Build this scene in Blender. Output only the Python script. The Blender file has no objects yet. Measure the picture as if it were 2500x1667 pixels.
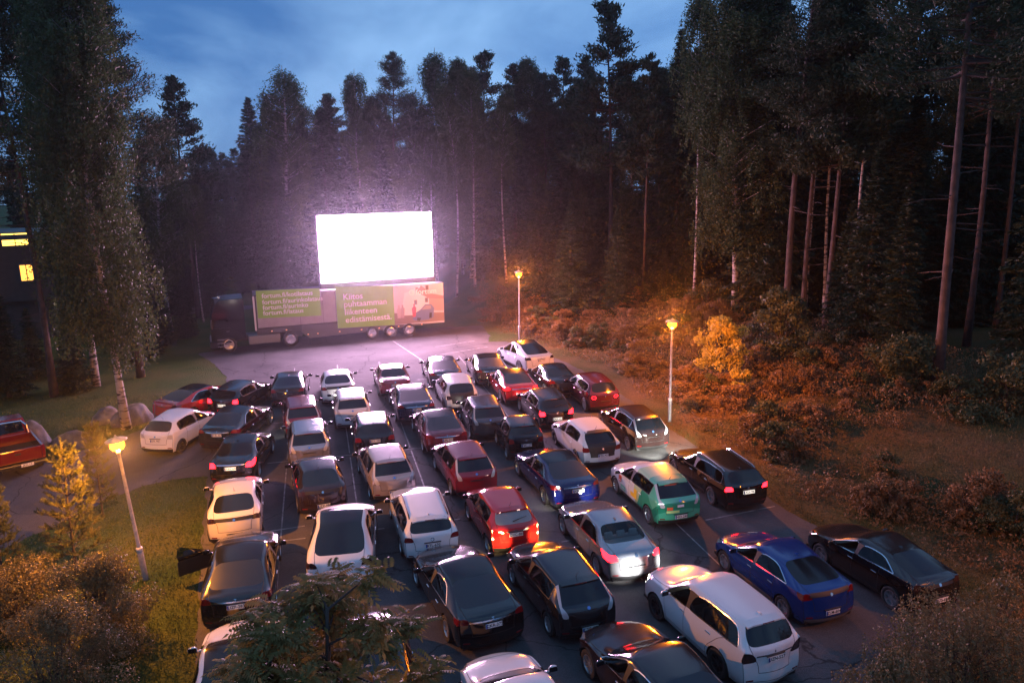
import bpy, bmesh, math, random
import numpy as np
from mathutils import Vector, Matrix, Euler
from mathutils.bvhtree import BVHTree
R = math.radians
sc = bpy.context.scene
col = sc.collection
rng = random.Random(7)

# ------------------------------------------------------------------ camera
CAM_H, CAM_F, CAM_P, CAM_R = 11.85, 1900.0, 12.3, -1.0      # metres, focal length in photo pixels, pitch down, roll
cd = bpy.data.cameras.new('camera'); cam = bpy.data.objects.new('camera', cd); col.objects.link(cam)
cd.sensor_width = 36.0; cd.lens = 36.0 * CAM_F / 2500.0; cd.clip_start = 0.1; cd.clip_end = 3000
_p, _r = R(CAM_P), R(CAM_R)
_fw = Vector((0, math.cos(_p), -math.sin(_p))); _rt0 = Vector((1, 0, 0)); _up0 = _rt0.cross(_fw)
_rt = _rt0 * math.cos(_r) + _up0 * math.sin(_r); _up = -_rt0 * math.sin(_r) + _up0 * math.cos(_r)
cam.matrix_world = Matrix.Translation((0, 0, CAM_H)) @ Matrix((_rt, _up, -_fw)).transposed().to_4x4()
sc.camera = cam
def ray(u, v):
    a = (u - 1250) / CAM_F; b = -(v - 833.5) / CAM_F
    return _fw + a * _rt + b * _up
def G(u, v, z=0.0):
    d = ray(u, v); t = (z - CAM_H) / d.z
    return Vector((0, 0, CAM_H)) + d * t
def D(x, y, z=0.0):                       # the same from 2352-pixel-wide coordinates
    return G(x / 0.9408, y / 0.9408, z)

# ------------------------------------------------------------------ sky and exposure
w = bpy.data.worlds.new('World'); sc.world = w; w.use_nodes = True
nt = w.node_tree; nt.nodes.clear()
def N(t, **k):
    n = nt.nodes.new(t)
    for a, b in k.items(): setattr(n, a, b)
    return n
sky = N('ShaderNodeTexSky', sky_type='NISHITA', sun_disc=False, sun_elevation=R(-1.5), sun_rotation=R(60), altitude=100, air_density=1.0, dust_density=1.0, ozone_density=3.0)
tc = N('ShaderNodeTexCoord'); mp = N('ShaderNodeMapping'); mp.inputs['Scale'].default_value = (1.0, 1.0, 2.2)
mp.inputs['Location'].default_value = (1.3, 0.2, 0.4)
nz = N('ShaderNodeTexNoise'); nz.inputs['Scale'].default_value = 2.8; nz.inputs['Detail'].default_value = 6; nz.inputs['Roughness'].default_value = .52; nz.inputs['Distortion'].default_value = .5
cr = N('ShaderNodeValToRGB'); cr.color_ramp.elements[0].position = .38; cr.color_ramp.elements[1].position = .66
cr.color_ramp.elements[0].color = (0, 0, 0, 1); cr.color_ramp.elements[1].color = (1, 1, 1, 1)
mix = N('ShaderNodeMix', data_type='RGBA'); mul = N('ShaderNodeMix', data_type='RGBA', blend_type='MULTIPLY'); mul.inputs[0].default_value = 1
cl1 = (.045, .135, .345, 1); cl2 = (.195, .365, .625, 1)
mix.inputs[6].default_value = cl1; mix.inputs[7].default_value = cl2
bw = N('ShaderNodeRGBToBW'); mr = N('ShaderNodeMapRange'); mr.inputs[1].default_value = 0; mr.inputs[2].default_value = .25; mr.inputs[3].default_value = .7; mr.inputs[4].default_value = 1.1
bg = N('ShaderNodeBackground'); bg.inputs[1].default_value = 1.38
out = N('ShaderNodeOutputWorld')
L = nt.links.new
L(tc.outputs['Generated'], mp.inputs[0]); L(mp.outputs[0], nz.inputs[0]); L(nz.outputs[0], cr.inputs[0]); L(cr.outputs[0], mix.inputs[0])
L(sky.outputs[0], bw.inputs[0]); L(bw.outputs[0], mr.inputs[0]); L(mix.outputs[2], mul.inputs[6]); L(mr.outputs[0], mul.inputs[7]); L(mul.outputs[2], bg.inputs[0]); L(bg.outputs[0], out.inputs[0])
sc.view_settings.view_transform = 'Standard'; sc.view_settings.look = 'None'; sc.view_settings.exposure = 0.25; sc.view_settings.gamma = 1.0
sc.cycles.use_denoising = True
sc.cycles.use_adaptive_sampling = True; sc.cycles.adaptive_threshold = .025
sc.cycles.max_bounces = 5; sc.cycles.diffuse_bounces = 2; sc.cycles.glossy_bounces = 3; sc.cycles.transparent_max_bounces = 8
sc.cycles.transmission_bounces = 3; sc.cycles.volume_bounces = 1; sc.cycles.sample_clamp_indirect = 3.0
SCREEN_L = 110.0; LAMP_W = 5500.0

# ------------------------------------------------------------------ materials
M = {}
def mat(name, color=(.5, .5, .5), rough=.6, metal=0.0, spec=.5, emit=None, es=0.0, noise=None, bump=None, coat=0.0, scale=6.0, trans=0.0):
    if name in M: return M[name]
    m = bpy.data.materials.new(name); m.use_nodes = True; t = m.node_tree; b = t.nodes['Principled BSDF']
    c = (*color, 1)
    b.inputs['Base Color'].default_value = c; b.inputs['Roughness'].default_value = rough; b.inputs['Metallic'].default_value = metal
    b.inputs['Specular IOR Level'].default_value = spec; b.inputs['Coat Weight'].default_value = coat; b.inputs['Coat Roughness'].default_value = .04
    if emit: b.inputs['Emission Color'].default_value = (*emit, 1); b.inputs['Emission Strength'].default_value = es
    if noise is not None or bump is not None:
        tc = t.nodes.new('ShaderNodeTexCoord'); n = t.nodes.new('ShaderNodeTexNoise'); n.inputs['Scale'].default_value = scale; n.inputs['Detail'].default_value = 6
        t.links.new(tc.outputs['Object'], n.inputs[0])
    if noise is not None:
        r_ = t.nodes.new('ShaderNodeValToRGB'); r_.color_ramp.elements[0].position = .32; r_.color_ramp.elements[1].position = .68
        r_.color_ramp.elements[0].color = c; r_.color_ramp.elements[1].color = (*noise, 1)
        t.links.new(n.outputs[0], r_.inputs[0]); t.links.new(r_.outputs[0], b.inputs['Base Color'])
    if bump is not None:
        bn = t.nodes.new('ShaderNodeBump'); bn.inputs['Strength'].default_value = bump; bn.inputs['Distance'].default_value = .02
        n2 = t.nodes.new('ShaderNodeTexNoise'); n2.inputs['Scale'].default_value = scale * 6; n2.inputs['Detail'].default_value = 4
        t.links.new(tc.outputs['Object'], n2.inputs[0]); t.links.new(n2.outputs[0], bn.inputs['Height']); t.links.new(bn.outputs[0], b.inputs['Normal'])
    M[name] = m; return m

def one_sided(m):
    """a lamp lens gives light outwards only"""
    t = m.node_tree; b = t.nodes['Principled BSDF']; g = t.nodes.new('ShaderNodeNewGeometry'); k = t.nodes.new('ShaderNodeMath'); k.operation = 'MULTIPLY_ADD'; e = b.inputs['Emission Strength'].default_value; k.inputs[1].default_value = -e; k.inputs[2].default_value = e
    t.links.new(g.outputs['Backfacing'], k.inputs[0]); t.links.new(k.outputs[0], b.inputs['Emission Strength']); return m

def dewy(name, color, metal=0.0, r_side=.07, r_top=.20, coat=.8, film=.006):
    """car paint or glass in evening dew: a fine film of droplets lies on faces that look up"""
    if name in M: return M[name]
    m = bpy.data.materials.new(name); m.use_nodes = True; t = m.node_tree; b = t.nodes['Principled BSDF']
    b.inputs['Metallic'].default_value = metal
    g = t.nodes.new('ShaderNodeNewGeometry'); sp = t.nodes.new('ShaderNodeSeparateXYZ'); t.links.new(g.outputs['Normal'], sp.inputs[0])
    tc = t.nodes.new('ShaderNodeTexCoord'); n = t.nodes.new('ShaderNodeTexNoise'); n.inputs['Scale'].default_value = 2.2; n.inputs['Detail'].default_value = 5
    t.links.new(tc.outputs['Object'], n.inputs[0])
    mr = t.nodes.new('ShaderNodeMapRange'); mr.interpolation_type = 'SMOOTHSTEP'
    mr.inputs[1].default_value = .35; mr.inputs[2].default_value = .95; mr.inputs[3].default_value = 0; mr.inputs[4].default_value = 1
    t.links.new(sp.outputs['Z'], mr.inputs[0])
    md = t.nodes.new('ShaderNodeMath'); md.operation = 'MULTIPLY_ADD'; md.inputs[1].default_value = .8; md.inputs[2].default_value = .6; t.links.new(n.outputs[0], md.inputs[0])
    mm = t.nodes.new('ShaderNodeMath'); mm.operation = 'MULTIPLY'; t.links.new(mr.outputs[0], mm.inputs[0]); t.links.new(md.outputs[0], mm.inputs[1])
    rr = t.nodes.new('ShaderNodeMapRange'); rr.inputs[3].default_value = r_side; rr.inputs[4].default_value = r_top; t.links.new(mm.outputs[0], rr.inputs[0]); t.links.new(rr.outputs[0], b.inputs['Roughness'])
    mx = t.nodes.new('ShaderNodeMix'); mx.data_type = 'RGBA'; mx.inputs[6].default_value = (*color, 1)
    mx.inputs[7].default_value = tuple(min(.85, c * .9 + film) for c in color) + (1,); t.links.new(mm.outputs[0], mx.inputs[0]); t.links.new(mx.outputs[2], b.inputs['Base Color'])
    b.inputs['Coat Weight'].default_value = coat; cr_ = t.nodes.new('ShaderNodeMapRange'); cr_.inputs[3].default_value = .03; cr_.inputs[4].default_value = r_top * .55
    t.links.new(mm.outputs[0], cr_.inputs[0]); t.links.new(cr_.outputs[0], b.inputs['Coat Roughness'])
    M[name] = m; return m

def leafmat(name, c1, c2, rough=.55, trans=.25):
    m = bpy.data.materials.new(name); m.use_nodes = True; t = m.node_tree; b = t.nodes['Principled BSDF']
    o = t.nodes.new('ShaderNodeTexCoord'); n = t.nodes.new('ShaderNodeTexNoise'); n.inputs['Scale'].default_value = 1.7; n.inputs['Detail'].default_value = 5
    t.links.new(o.outputs['Object'], n.inputs[0])
    r_ = t.nodes.new('ShaderNodeValToRGB'); r_.color_ramp.elements[0].position = .34; r_.color_ramp.elements[1].position = .66
    r_.color_ramp.elements[0].color = (*c1, 1); r_.color_ramp.elements[1].color = (*c2, 1)
    t.links.new(n.outputs[0], r_.inputs[0]); t.links.new(r_.outputs[0], b.inputs['Base Color']); b.inputs['Roughness'].default_value = rough; b.inputs['Specular IOR Level'].default_value = .25
    tr = t.nodes.new('ShaderNodeBsdfTranslucent'); t.links.new(r_.outputs[0], tr.inputs[0]); mx = t.nodes.new('ShaderNodeMixShader'); mx.inputs[0].default_value = trans
    t.links.new(b.outputs[0], mx.inputs[1]); t.links.new(tr.outputs[0], mx.inputs[2]); t.links.new(mx.outputs[0], t.nodes['Material Output'].inputs[0])
    M[name] = m; return m

# ------------------------------------------------------------------ mesh helpers
def mesh_from(name, V, F, smooth=False):
    me = bpy.data.meshes.new(name); me.from_pydata([tuple(v) for v in V], [], F); me.update()
    if smooth: me.shade_smooth()
    return me
def mesh_np(name, V, nper):
    """fast mesh of separate n-gons: V is (faces*nper, 3)"""
    V = np.asarray(V, dtype=np.float32).reshape(-1, 3); nv = len(V); nf = nv // nper
    me = bpy.data.meshes.new(name); me.vertices.add(nv); me.vertices.foreach_set('co', V.ravel())
    me.loops.add(nv); me.loops.foreach_set('vertex_index', np.arange(nv, dtype=np.int32))
    me.polygons.add(nf); me.polygons.foreach_set('loop_start', np.arange(nf, dtype=np.int32) * nper)
    me.update(); me.validate(); return me
def obj(name, me, m=None, parent=None, loc=None, rot=None, scale=None):
    o = bpy.data.objects.new(name, me); col.objects.link(o)
    if m is not None and me is not None:
        if not me.materials: me.materials.append(None)
        s = o.material_slots[0]; s.link = 'OBJECT'; s.material = m
    if parent is not None: o.parent = parent
    if loc is not None: o.location = loc
    if rot is not None: o.rotation_euler = rot
    if scale is not None: o.scale = scale
    return o
def tag(o, label, cat, group=None):
    o['label'] = label; o['category'] = cat
    if group: o['group'] = group
    return o
def thing(name, label, cat, loc=(0, 0, 0), rz=0.0, group=None):
    o = bpy.data.objects.new(name, None); col.objects.link(o); o.location = loc; o.rotation_euler = (0, 0, rz); o.empty_display_size = .3
    return tag(o, label, cat, group)
class MB:
    def __init__(s): s.V = []; s.F = []
    def box(s, x0, x1, y0, y1, z0, z1):
        b = len(s.V); s.V += [(x, y, z) for z in (z0, z1) for y in (y0, y1) for x in (x0, x1)]
        s.F += [tuple(b + i for i in f) for f in ((0, 2, 3, 1), (4, 5, 7, 6), (0, 1, 5, 4), (2, 6, 7, 3), (0, 4, 6, 2), (1, 3, 7, 5))]; return s
    def tube(s, p, r, n=8, cap=True):
        p = [Vector(q) for q in p]; r = r if isinstance(r, (list, tuple)) else [r] * len(p); b = len(s.V)
        for i, q in enumerate(p):
            d = (p[min(i + 1, len(p) - 1)] - p[max(i - 1, 0)]).normalized(); a = d.orthogonal().normalized() if abs(d.z) < .99 else Vector((1, 0, 0)); a = (Vector((1, 0, 0)) - d * d.x).normalized() if abs(d.x) < .9 else (Vector((0, 1, 0)) - d * d.y).normalized(); c = d.cross(a)
            for k in range(n): t = 2 * math.pi * k / n; s.V.append(tuple(q + (a * math.cos(t) + c * math.sin(t)) * r[i]))
        for i in range(len(p) - 1):
            for k in range(n): k2 = (k + 1) % n; s.F.append((b + i * n + k, b + i * n + k2, b + (i + 1) * n + k2, b + (i + 1) * n + k))
        if cap: s.F.append(tuple(b + k for k in range(n))[::-1]); s.F.append(tuple(b + (len(p) - 1) * n + k for k in range(n)))
        return s
    def lathe(s, prof, n=24, axis='z', c=(0, 0, 0)):
        b = len(s.V)
        for (r, h) in prof:
            for k in range(n):
                t = 2 * math.pi * k / n; x, y = r * math.cos(t), r * math.sin(t)
                s.V.append({'z': (c[0] + x, c[1] + y, c[2] + h), 'x': (c[0] + h, c[1] + x, c[2] + y), 'y': (c[0] + x, c[1] + h, c[2] + y)}[axis])
        for i in range(len(prof) - 1):
            for k in range(n): k2 = (k + 1) % n; s.F.append((b + i * n + k, b + i * n + k2, b + (i + 1) * n + k2, b + (i + 1) * n + k))
        return s
    def prism(s, pts, z0, z1):             # polygon in xy extruded in z
        b = len(s.V); n = len(pts); s.V += [(x, y, z0) for x, y in pts] + [(x, y, z1) for x, y in pts]
        s.F.append(tuple(b + i for i in range(n))[::-1]); s.F.append(tuple(b + n + i for i in range(n)))
        for i in range(n): j = (i + 1) % n; s.F.append((b + i, b + j, b + n + j, b + n + i))
        return s
    def mesh(s, name, smooth=False): return mesh_from(name, s.V, s.F, smooth)
def bevel_mesh(me, w=.02, seg=2):
    bm = bmesh.new(); bm.from_mesh(me); bmesh.ops.bevel(bm, geom=[e for e in bm.edges if e.calc_length() > w * 2.2], offset=w, segments=seg, affect='EDGES', profile=.6); bm.to_mesh(me); bm.free(); return me
_txt = {}
def text_mesh(s, size=1.0, align='CENTER', sp=1.0, off=0.0):
    k = (s, size, align, sp, off)
    if k in _txt: return _txt[k]
    c = bpy.data.curves.new('lettering', 'FONT'); c.body = s; c.size = size; c.align_x = align; c.align_y = 'CENTER'; c.space_character = sp; c.resolution_u = 3; c.offset = off; c.extrude = .001
    o = bpy.data.objects.new('lettering', c); col.objects.link(o); bpy.context.view_layer.update()
    me = bpy.data.meshes.new_from_object(o); bpy.data.objects.remove(o); _txt[k] = me; me.materials.clear(); return me

black = mat('black_plastic', (.012, .012, .013), .55); rubber = mat('tyre_rubber', (.015, .015, .016), .8, noise=(.03, .028, .026), scale=9)
chrome = mat('chrome', (.72, .72, .74), .18, metal=1); alloy = mat('alloy', (.52, .52, .54), .32, metal=.9); dark_alloy = mat('dark_alloy', (.05, .05, .055), .35, metal=.7)
gap = mat('panel_gap', (.006, .006, .006), .8); white_paint = mat('white_paint', (.72, .72, .7), .6, noise=(.5, .49, .47), scale=20)

# ------------------------------------------------------------------ cars: one lofted, subdivided shell per body style, cut into its parts
# every key point is (fraction of the length from the nose, height)
STY = {
 'leaf':  dict(L=4.445, W=1.77, H=1.55, wb=2.70, fo=.96, rw=.316, nose=.80, cowl=(.25, 1.02), ws=(.45, 1.50), mid=(.58, 1.55), rend=(.845, 1.46), gb=(.955, 1.06), tail=(.985, .96), belt=(.94, 1.04), lh=.17, leaf=1, wend=.74),
 'leaf_b': dict(L=4.48, W=1.79, H=1.54, wb=2.70, fo=.94, rw=.325, nose=.76, cowl=(.26, 1.0), ws=(.46, 1.49), mid=(.58, 1.54), rend=(.85, 1.45), gb=(.96, 1.08), tail=(.985, .98), belt=(.93, 1.05), lh=.2, wend=.74, side=1),
 'lift':  dict(L=4.97, W=1.96, H=1.44, wb=2.96, fo=.95, rw=.345, nose=.68, cowl=(.285, .92), ws=(.455, 1.40), mid=(.56, 1.44), rend=(.69, 1.37), gb=(.90, 1.10), tail=(.975, 1.05), belt=(.86, .98), lh=.15, wend=.70, side=1),
 'lift_s': dict(L=4.69, W=1.85, H=1.44, wb=2.87, fo=.85, rw=.335, nose=.66, cowl=(.26, .93), ws=(.44, 1.40), mid=(.55, 1.44), rend=(.67, 1.38), gb=(.87, 1.09), tail=(.975, 1.06), belt=(.87, .99), lh=.15, wend=.70, side=1),
 'cross': dict(L=5.04, W=2.0, H=1.68, wb=2.965, fo=.95, rw=.37, nose=.80, cowl=(.24, 1.02), ws=(.43, 1.58), mid=(.54, 1.68), rend=(.66, 1.60), gb=(.925, 1.20), tail=(.975, 1.12), belt=(.97, 1.10), lh=.16, wend=.72, side=1),
 'ioniq': dict(L=4.47, W=1.82, H=1.45, wb=2.70, fo=.88, rw=.32, nose=.72, cowl=(.26, .95), ws=(.445, 1.41), mid=(.55, 1.45), rend=(.70, 1.38), gb=(.905, 1.13), tail=(.968, 1.05), belt=(.90, 1.03), lh=.16, wend=.73, side=1),
 'ampera': dict(L=4.5, W=1.79, H=1.44, wb=2.685, fo=.95, rw=.33, nose=.76, cowl=(.265, .97), ws=(.455, 1.40), mid=(.56, 1.44), rend=(.715, 1.37), gb=(.925, 1.12), tail=(.965, 1.04), belt=(.92, 1.04), lh=.15, wend=.72, side=1),
 'zoe':   dict(L=4.08, W=1.73, H=1.56, wb=2.59, fo=.83, rw=.31, nose=.82, cowl=(.22, 1.04), ws=(.43, 1.52), mid=(.56, 1.56), rend=(.855, 1.46), gb=(.955, 1.10), tail=(.98, 1.0), belt=(.95, 1.06), lh=.18, wend=.74),
 'i3':    dict(L=4.0, W=1.775, H=1.58, wb=2.57, fo=.70, rw=.345, nose=.86, cowl=(.20, 1.06), ws=(.39, 1.54), mid=(.54, 1.58), rend=(.885, 1.48), gb=(.965, 1.07), tail=(.985, .97), belt=(.95, 1.04), lh=.2, wend=.77),
 'hatch': dict(L=4.26, W=1.80, H=1.46, wb=2.63, fo=.88, rw=.32, nose=.74, cowl=(.27, .97), ws=(.455, 1.42), mid=(.56, 1.46), rend=(.87, 1.40), gb=(.96, 1.06), tail=(.98, .98), belt=(.90, 1.0), lh=.2, wend=.75, side=1),
 'yaris': dict(L=3.95, W=1.695, H=1.51, wb=2.51, fo=.82, rw=.305, nose=.80, cowl=(.215, 1.0), ws=(.42, 1.46), mid=(.55, 1.51), rend=(.865, 1.43), gb=(.96, 1.06), tail=(.98, .96), belt=(.93, 1.03), lh=.22, wend=.75, side=1),
 'smart': dict(L=2.70, W=1.66, H=1.555, wb=1.873, fo=.42, rw=.30, nose=.84, cowl=(.19, 1.06), ws=(.42, 1.52), mid=(.58, 1.55), rend=(.885, 1.48), gb=(.965, 1.07), tail=(.98, .96), belt=(.98, 1.06), lh=.2, wend=.76),
 'wagon': dict(L=4.77, W=1.83, H=1.50, wb=2.79, fo=.90, rw=.335, nose=.74, cowl=(.28, .97), ws=(.45, 1.45), mid=(.55, 1.49), rend=(.895, 1.42), gb=(.965, 1.07), tail=(.982, 1.0), belt=(.93, 1.0), lh=.16, wend=.80, side=1),
 'sedan': dict(L=4.69, W=1.81, H=1.44, wb=2.84, fo=.84, rw=.335, nose=.74, cowl=(.28, .95), ws=(.455, 1.40), mid=(.555, 1.44), rend=(.69, 1.37), gb=(.845, 1.07), tail=(.975, 1.02), belt=(.92, 1.0), lh=.2, wend=.70, side=1),
 'suv':   dict(L=4.70, W=1.80, H=1.71, wb=2.67, fo=1.0, rw=.355, nose=.92, cowl=(.275, 1.13), ws=(.43, 1.64), mid=(.53, 1.70), rend=(.90, 1.63), gb=(.968, 1.17), tail=(.985, 1.10), belt=(1.05, 1.14), lh=.25, lw=.50, wend=.83, side=1),
}
PARTS = ('body', 'hood', 'windscreen', 'roof', 'rear_window', 'door_fl', 'door_fr', 'door_rl', 'door_rr', 'win_fl', 'win_fr', 'win_rl', 'win_rr', 'win_ql', 'win_qr', 'headlight_l', 'headlight_r', 'tail_l', 'tail_r', 'tailgate', 'bumper_f', 'bumper_b', 'trim_f', 'trim_b', 'sill_l', 'sill_r', 'pillar_l', 'pillar_r', 'grille')
PID = {n: i for i, n in enumerate(PARTS)}
GLASS = {PID[n] for n in PARTS if n.startswith('win')} | {PID['rear_window']}
def lerp(a, b, t): return a + (b - a) * t
_shell = {}
def shell(style):
    if style in _shell: return _shell[style]
    s = STY[style]; Ln, Wd, H = s['L'], s['W'], s['H']; hw = Wd / 2; rw = s['rw']; Rr = rw * 1.14
    uf = s['fo'] / Ln; ur = (s['fo'] + s['wb']) / Ln
    cu, cz = s['cowl']; wu, wz = s['ws']; mu, mz = s['mid']; ru, rz = s['rend']; gu, gz = s['gb']; tu, tz = s['tail']; b0, b1 = s['belt']
    c7 = s['wend']; t7 = min(ru - .06, c7 - .03)
    ulow = [0, .06, uf, uf + (Rr + .09) / Ln, 0, .50, .52, ur - (Rr + .03) / Ln, ur + .015, (ur + Rr / Ln + 1) / 2, 1.0]; ulow[4] = (ulow[3] + .50) / 2
    ubel = [.0, .07, (cu + .07) / 2, cu + .02, .405, .50, .52, c7, min(c7 + .09, .93), max(gu - .005, c7 + .12), .985]
    utop = [.012, .075, (cu + .075) / 2, cu, wu, max(.50, wu + .035), max(.53, wu + .06), t7, ru, gu, tu]
    ztop = [s['nose'], s['nose'] + (cz - s['nose']) * .42, s['nose'] + (cz - s['nose']) * .8, cz, wz, mz - .003, mz, lerp(mz, rz, .55), rz, gz, tz]
    gh = [0, 0, 0, .12, 1, 1, 1, 1, 1, .10, 0]
    zb = [s['nose'] - .06, lerp(s['nose'], b0, .45) - .02, lerp(s['nose'], b0, .85), b0, lerp(b0, b1, .3), lerp(b0, b1, .5), lerp(b0, b1, .53), b1 - .005, b1, min(b1, gz - .02), tz - .03]
    def wp(u):
        f = 1.0
        if u < .3: f -= .19 * ((.3 - u) / .3) ** 2.4
        if u > .72: f -= .10 * ((u - .72) / .28) ** 2.0
        return hw * f
    hf = [None] * 5 + [.87, .78, .42, 0]; rf = [None] * 5 + [.765, .695, .38, 0]; gf = [None] * 5 + [.90, .83, .44, 0]; tf = [None] * 5 + [.90, .74, .40, 0]; cf = [None] * 5 + [.88, s.get('lw', .64), s.get('lw', .64) * .56, 0]
    n = 11; P = [[None] * 9 for _ in range(n)]
    for i in range(n):
        g = gh[i]; zs = (0.20, .34, .56, max(.62, zb[i] - s['lh'] - (.06 if 2 < i < 8 else 0)), zb[i]); fr = (.90, .975, .995, 1.0, .955)
        for j in range(9):
            if j < 5:
                u = ulow[i] if j < 3 else (lerp(ulow[i], ubel[i], .55) if j == 3 else ubel[i])
                y = wp(u) * fr[j]; z = zs[j]
            else:
                u = utop[i]
                if i in (3, 9): u += {5: .022, 6: .014, 7: .004, 8: 0}[j] * (1 if i == 3 else -1.0)
                if i == 4: u += {5: .02, 6: .012, 7: .003, 8: 0}[j]
                if i in (8,): u -= {5: .02, 6: .01, 7: .002, 8: 0}[j]
                sc_ = wp(u) / hw * hw
                tap = 1.0 if i < 7 else (.97 if i == 7 else .93 if i == 8 else 1.0)
                y = lerp({9: gf, 10: tf}.get(i, hf)[j] * sc_, rf[j] * hw * tap, g)
                zh = zb[i] + (ztop[i] - zb[i]) * {5: .5, 6: .82, 7: .97, 8: 1.0}[j]; zr = ztop[i] - {5: .095, 6: .035, 7: .008, 8: 0}[j]
                if i in (3, 9): zh = zb[i] + (ztop[i] - zb[i]) * {5: .35, 6: .7, 7: .96, 8: 1.0}[j]
                z = lerp(zh, zr, 1 if g == 1 else 0)
            if i == 0: u += {0: .07, 1: .055, 2: .052, 3: .065, 4: .085, 5: .062, 6: .034, 7: .008, 8: 0}[j]
            if i == 1: u += {4: .045, 5: .03, 6: .014}.get(j, 0)
            if i == n - 1: u -= {0: .05, 1: .034, 2: .03, 3: .036, 4: .034, 5: .024, 6: .012, 7: .003, 8: 0}[j]
            P[i][j] = (y, Ln / 2 - u * Ln, z)
    V = []; idx = {}
    def vert(key, p, side):
        if abs(p[0]) < 1e-9: side = 0
        k = (key, side)
        if k not in idx: idx[k] = len(V); V.append((p[0] * side if side else 0.0, p[1], p[2]))
        return idx[k]
    def pv(i, j, sd): return vert((i, j), P[i][j], sd)
    CP = {}
    for end, i in ((0, 0), (1, n - 1)):
        for h in range(4):
            for c in range(5, 9):
                zt = P[i][h][2]; lat = (cf if end else hf)[c] * wp(ulow[i])
                cz_ = {5: .030, 6: .016, 7: .004, 8: 0}[c]
                if end == 0: u = {0: .022, 1: .0, 2: .0, 3: .006}[h] + cz_
                else: u = {0: .978, 1: 1.0, 2: .995, 3: lerp(.99, tu, .35)}[h] - cz_
                CP[end, h, c] = (lat, Ln / 2 - u * Ln, zt)
    def cv(end, h, c, sd):
        i = 0 if end == 0 else n - 1
        if c == 4: return pv(i, h, sd)
        if h == 4: return pv(i, c, sd)
        return vert((100 + end, h, c), CP[end, h, c], sd)
    F = []; ids = []
    for sd in (1, -1):
        lr = 'r' if sd > 0 else 'l'
        for i in range(n - 1):
            for j in range(8):
                q = [pv(i, j, sd), pv(i + 1, j, sd), pv(i + 1, j + 1, sd), pv(i, j + 1, sd)]
                pid = 'body'
                if j >= 5 and i in (1, 2): pid = 'hood'
                if j >= 6 and i == 3: pid = 'windscreen'
                if j >= 6 and 4 <= i <= 7: pid = 'roof'
                if j >= 6 and i == 8: pid = 'rear_window'
                if j == 4 and i in (3, 4): pid = 'win_f' + lr
                if j == 4 and i == 5: pid = 'pillar_' + lr
                if j == 4 and i == 6: pid = 'win_r' + lr
                if j == 4 and i == 7: pid = 'win_q' + lr
                if j in (1, 2, 3) and i in (3, 4): pid = 'door_f' + lr
                if j in (1, 2, 3) and i in (5, 6): pid = 'door_r' + lr
                if j == 0 and 3 <= i <= 6: pid = 'sill_' + lr
                if i == 9 and j >= 6: pid = 'tailgate'
                if i == 9 and j == 3 and s.get('side'): pid = 'tail_' + lr
                if i == 0 and j == 3: pid = 'headlight_' + lr
                if i == 8 and j == 5 and s.get('leaf'): pid = 'tail_' + lr
                if i == 9 and j == 5 and s.get('leaf'): pid = 'tail_' + lr
                F.append(q if sd < 0 else q[::-1]); ids.append(PID[pid])
        for end in (0, 1):
            for h in range(4):
                for c in range(4, 8):
                    q = [cv(end, h, c, sd), cv(end, h, c + 1, sd), cv(end, h + 1, c + 1, sd), cv(end, h + 1, c, sd)]
                    pid = 'bumper_' + 'fb'[end]
                    if h == 0: pid = 'trim_' + 'fb'[end]
                    if end == 0:
                        if h == 3: pid = 'headlight_' + lr if c in (4, 5) else 'body'
                        if h == 2 and c >= 7: pid = 'grille'
                    else:
                        if h == 3: pid = 'tail_' + lr if c in (4, 5) and not s.get('leaf') else 'tailgate' if c >= 6 else 'body'
                        if h == 3 and s.get('leaf') and c == 5: pid = 'tail_' + lr
                        if h == 2: pid = 'tailgate' if c >= 6 else 'bumper_b'
                    fl = (end == 0) != (sd > 0)
                    F.append(q if not fl else q[::-1]); ids.append(PID[pid])
    me = mesh_from('shell', V, F); me.polygons.foreach_set('material_index', ids)
    for k in range(len(PARTS)): me.materials.append(None)
    ef = {}
    for k, f in enumerate(F):
        for a in range(4): ef.setdefault(tuple(sorted((f[a], f[(a + 1) % 4]))), []).append(ids[k])
    cr = me.attributes.new('crease_edge', 'FLOAT', 'EDGE'); vals = np.zeros(len(me.edges), dtype=np.float32)
    hard = GLASS | {PID[x] for x in ('tail_l', 'tail_r', 'headlight_l', 'headlight_r')}
    beltv = {idx[k] for k in idx if len(k[0]) == 2 and k[0][1] == 4}
    for e in me.edges:
        a = ef[tuple(sorted(e.vertices))]
        if len(a) == 2 and a[0] != a[1] and (a[0] in hard or a[1] in hard): vals[e.index] = .72
        elif len(a) == 2 and e.vertices[0] in beltv and e.vertices[1] in beltv: vals[e.index] = .45
    cr.data.foreach_set('value', vals)
    o = bpy.data.objects.new('shell', me); col.objects.link(o); md = o.modifiers.new('s', 'SUBSURF'); md.levels = 3; md.render_levels = 3; md.boundary_smooth = 'PRESERVE_CORNERS'
    dg = bpy.context.evaluated_depsgraph_get(); ev = o.evaluated_get(dg); m2 = ev.to_mesh()
    nv = len(m2.vertices); co = np.empty(nv * 3, dtype=np.float32); m2.vertices.foreach_get('co', co); co = co.reshape(-1, 3).astype(np.float64)
    nf = len(m2.polygons); fa = np.empty(nf * 4, dtype=np.int32); m2.loops.foreach_get('vertex_index', fa); fa = fa.reshape(-1, 4); fi = np.empty(nf, dtype=np.int32); m2.polygons.foreach_get('material_index', fi)
    ev.to_mesh_clear(); bpy.data.objects.remove(o); bpy.data.meshes.remove(me)
    co[:, 0] *= hw / np.abs(co[:, 0]).max(); y0, y1 = co[:, 1].min(), co[:, 1].max(); co[:, 1] = (co[:, 1] - (y0 + y1) / 2) * Ln / (y1 - y0)
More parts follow.
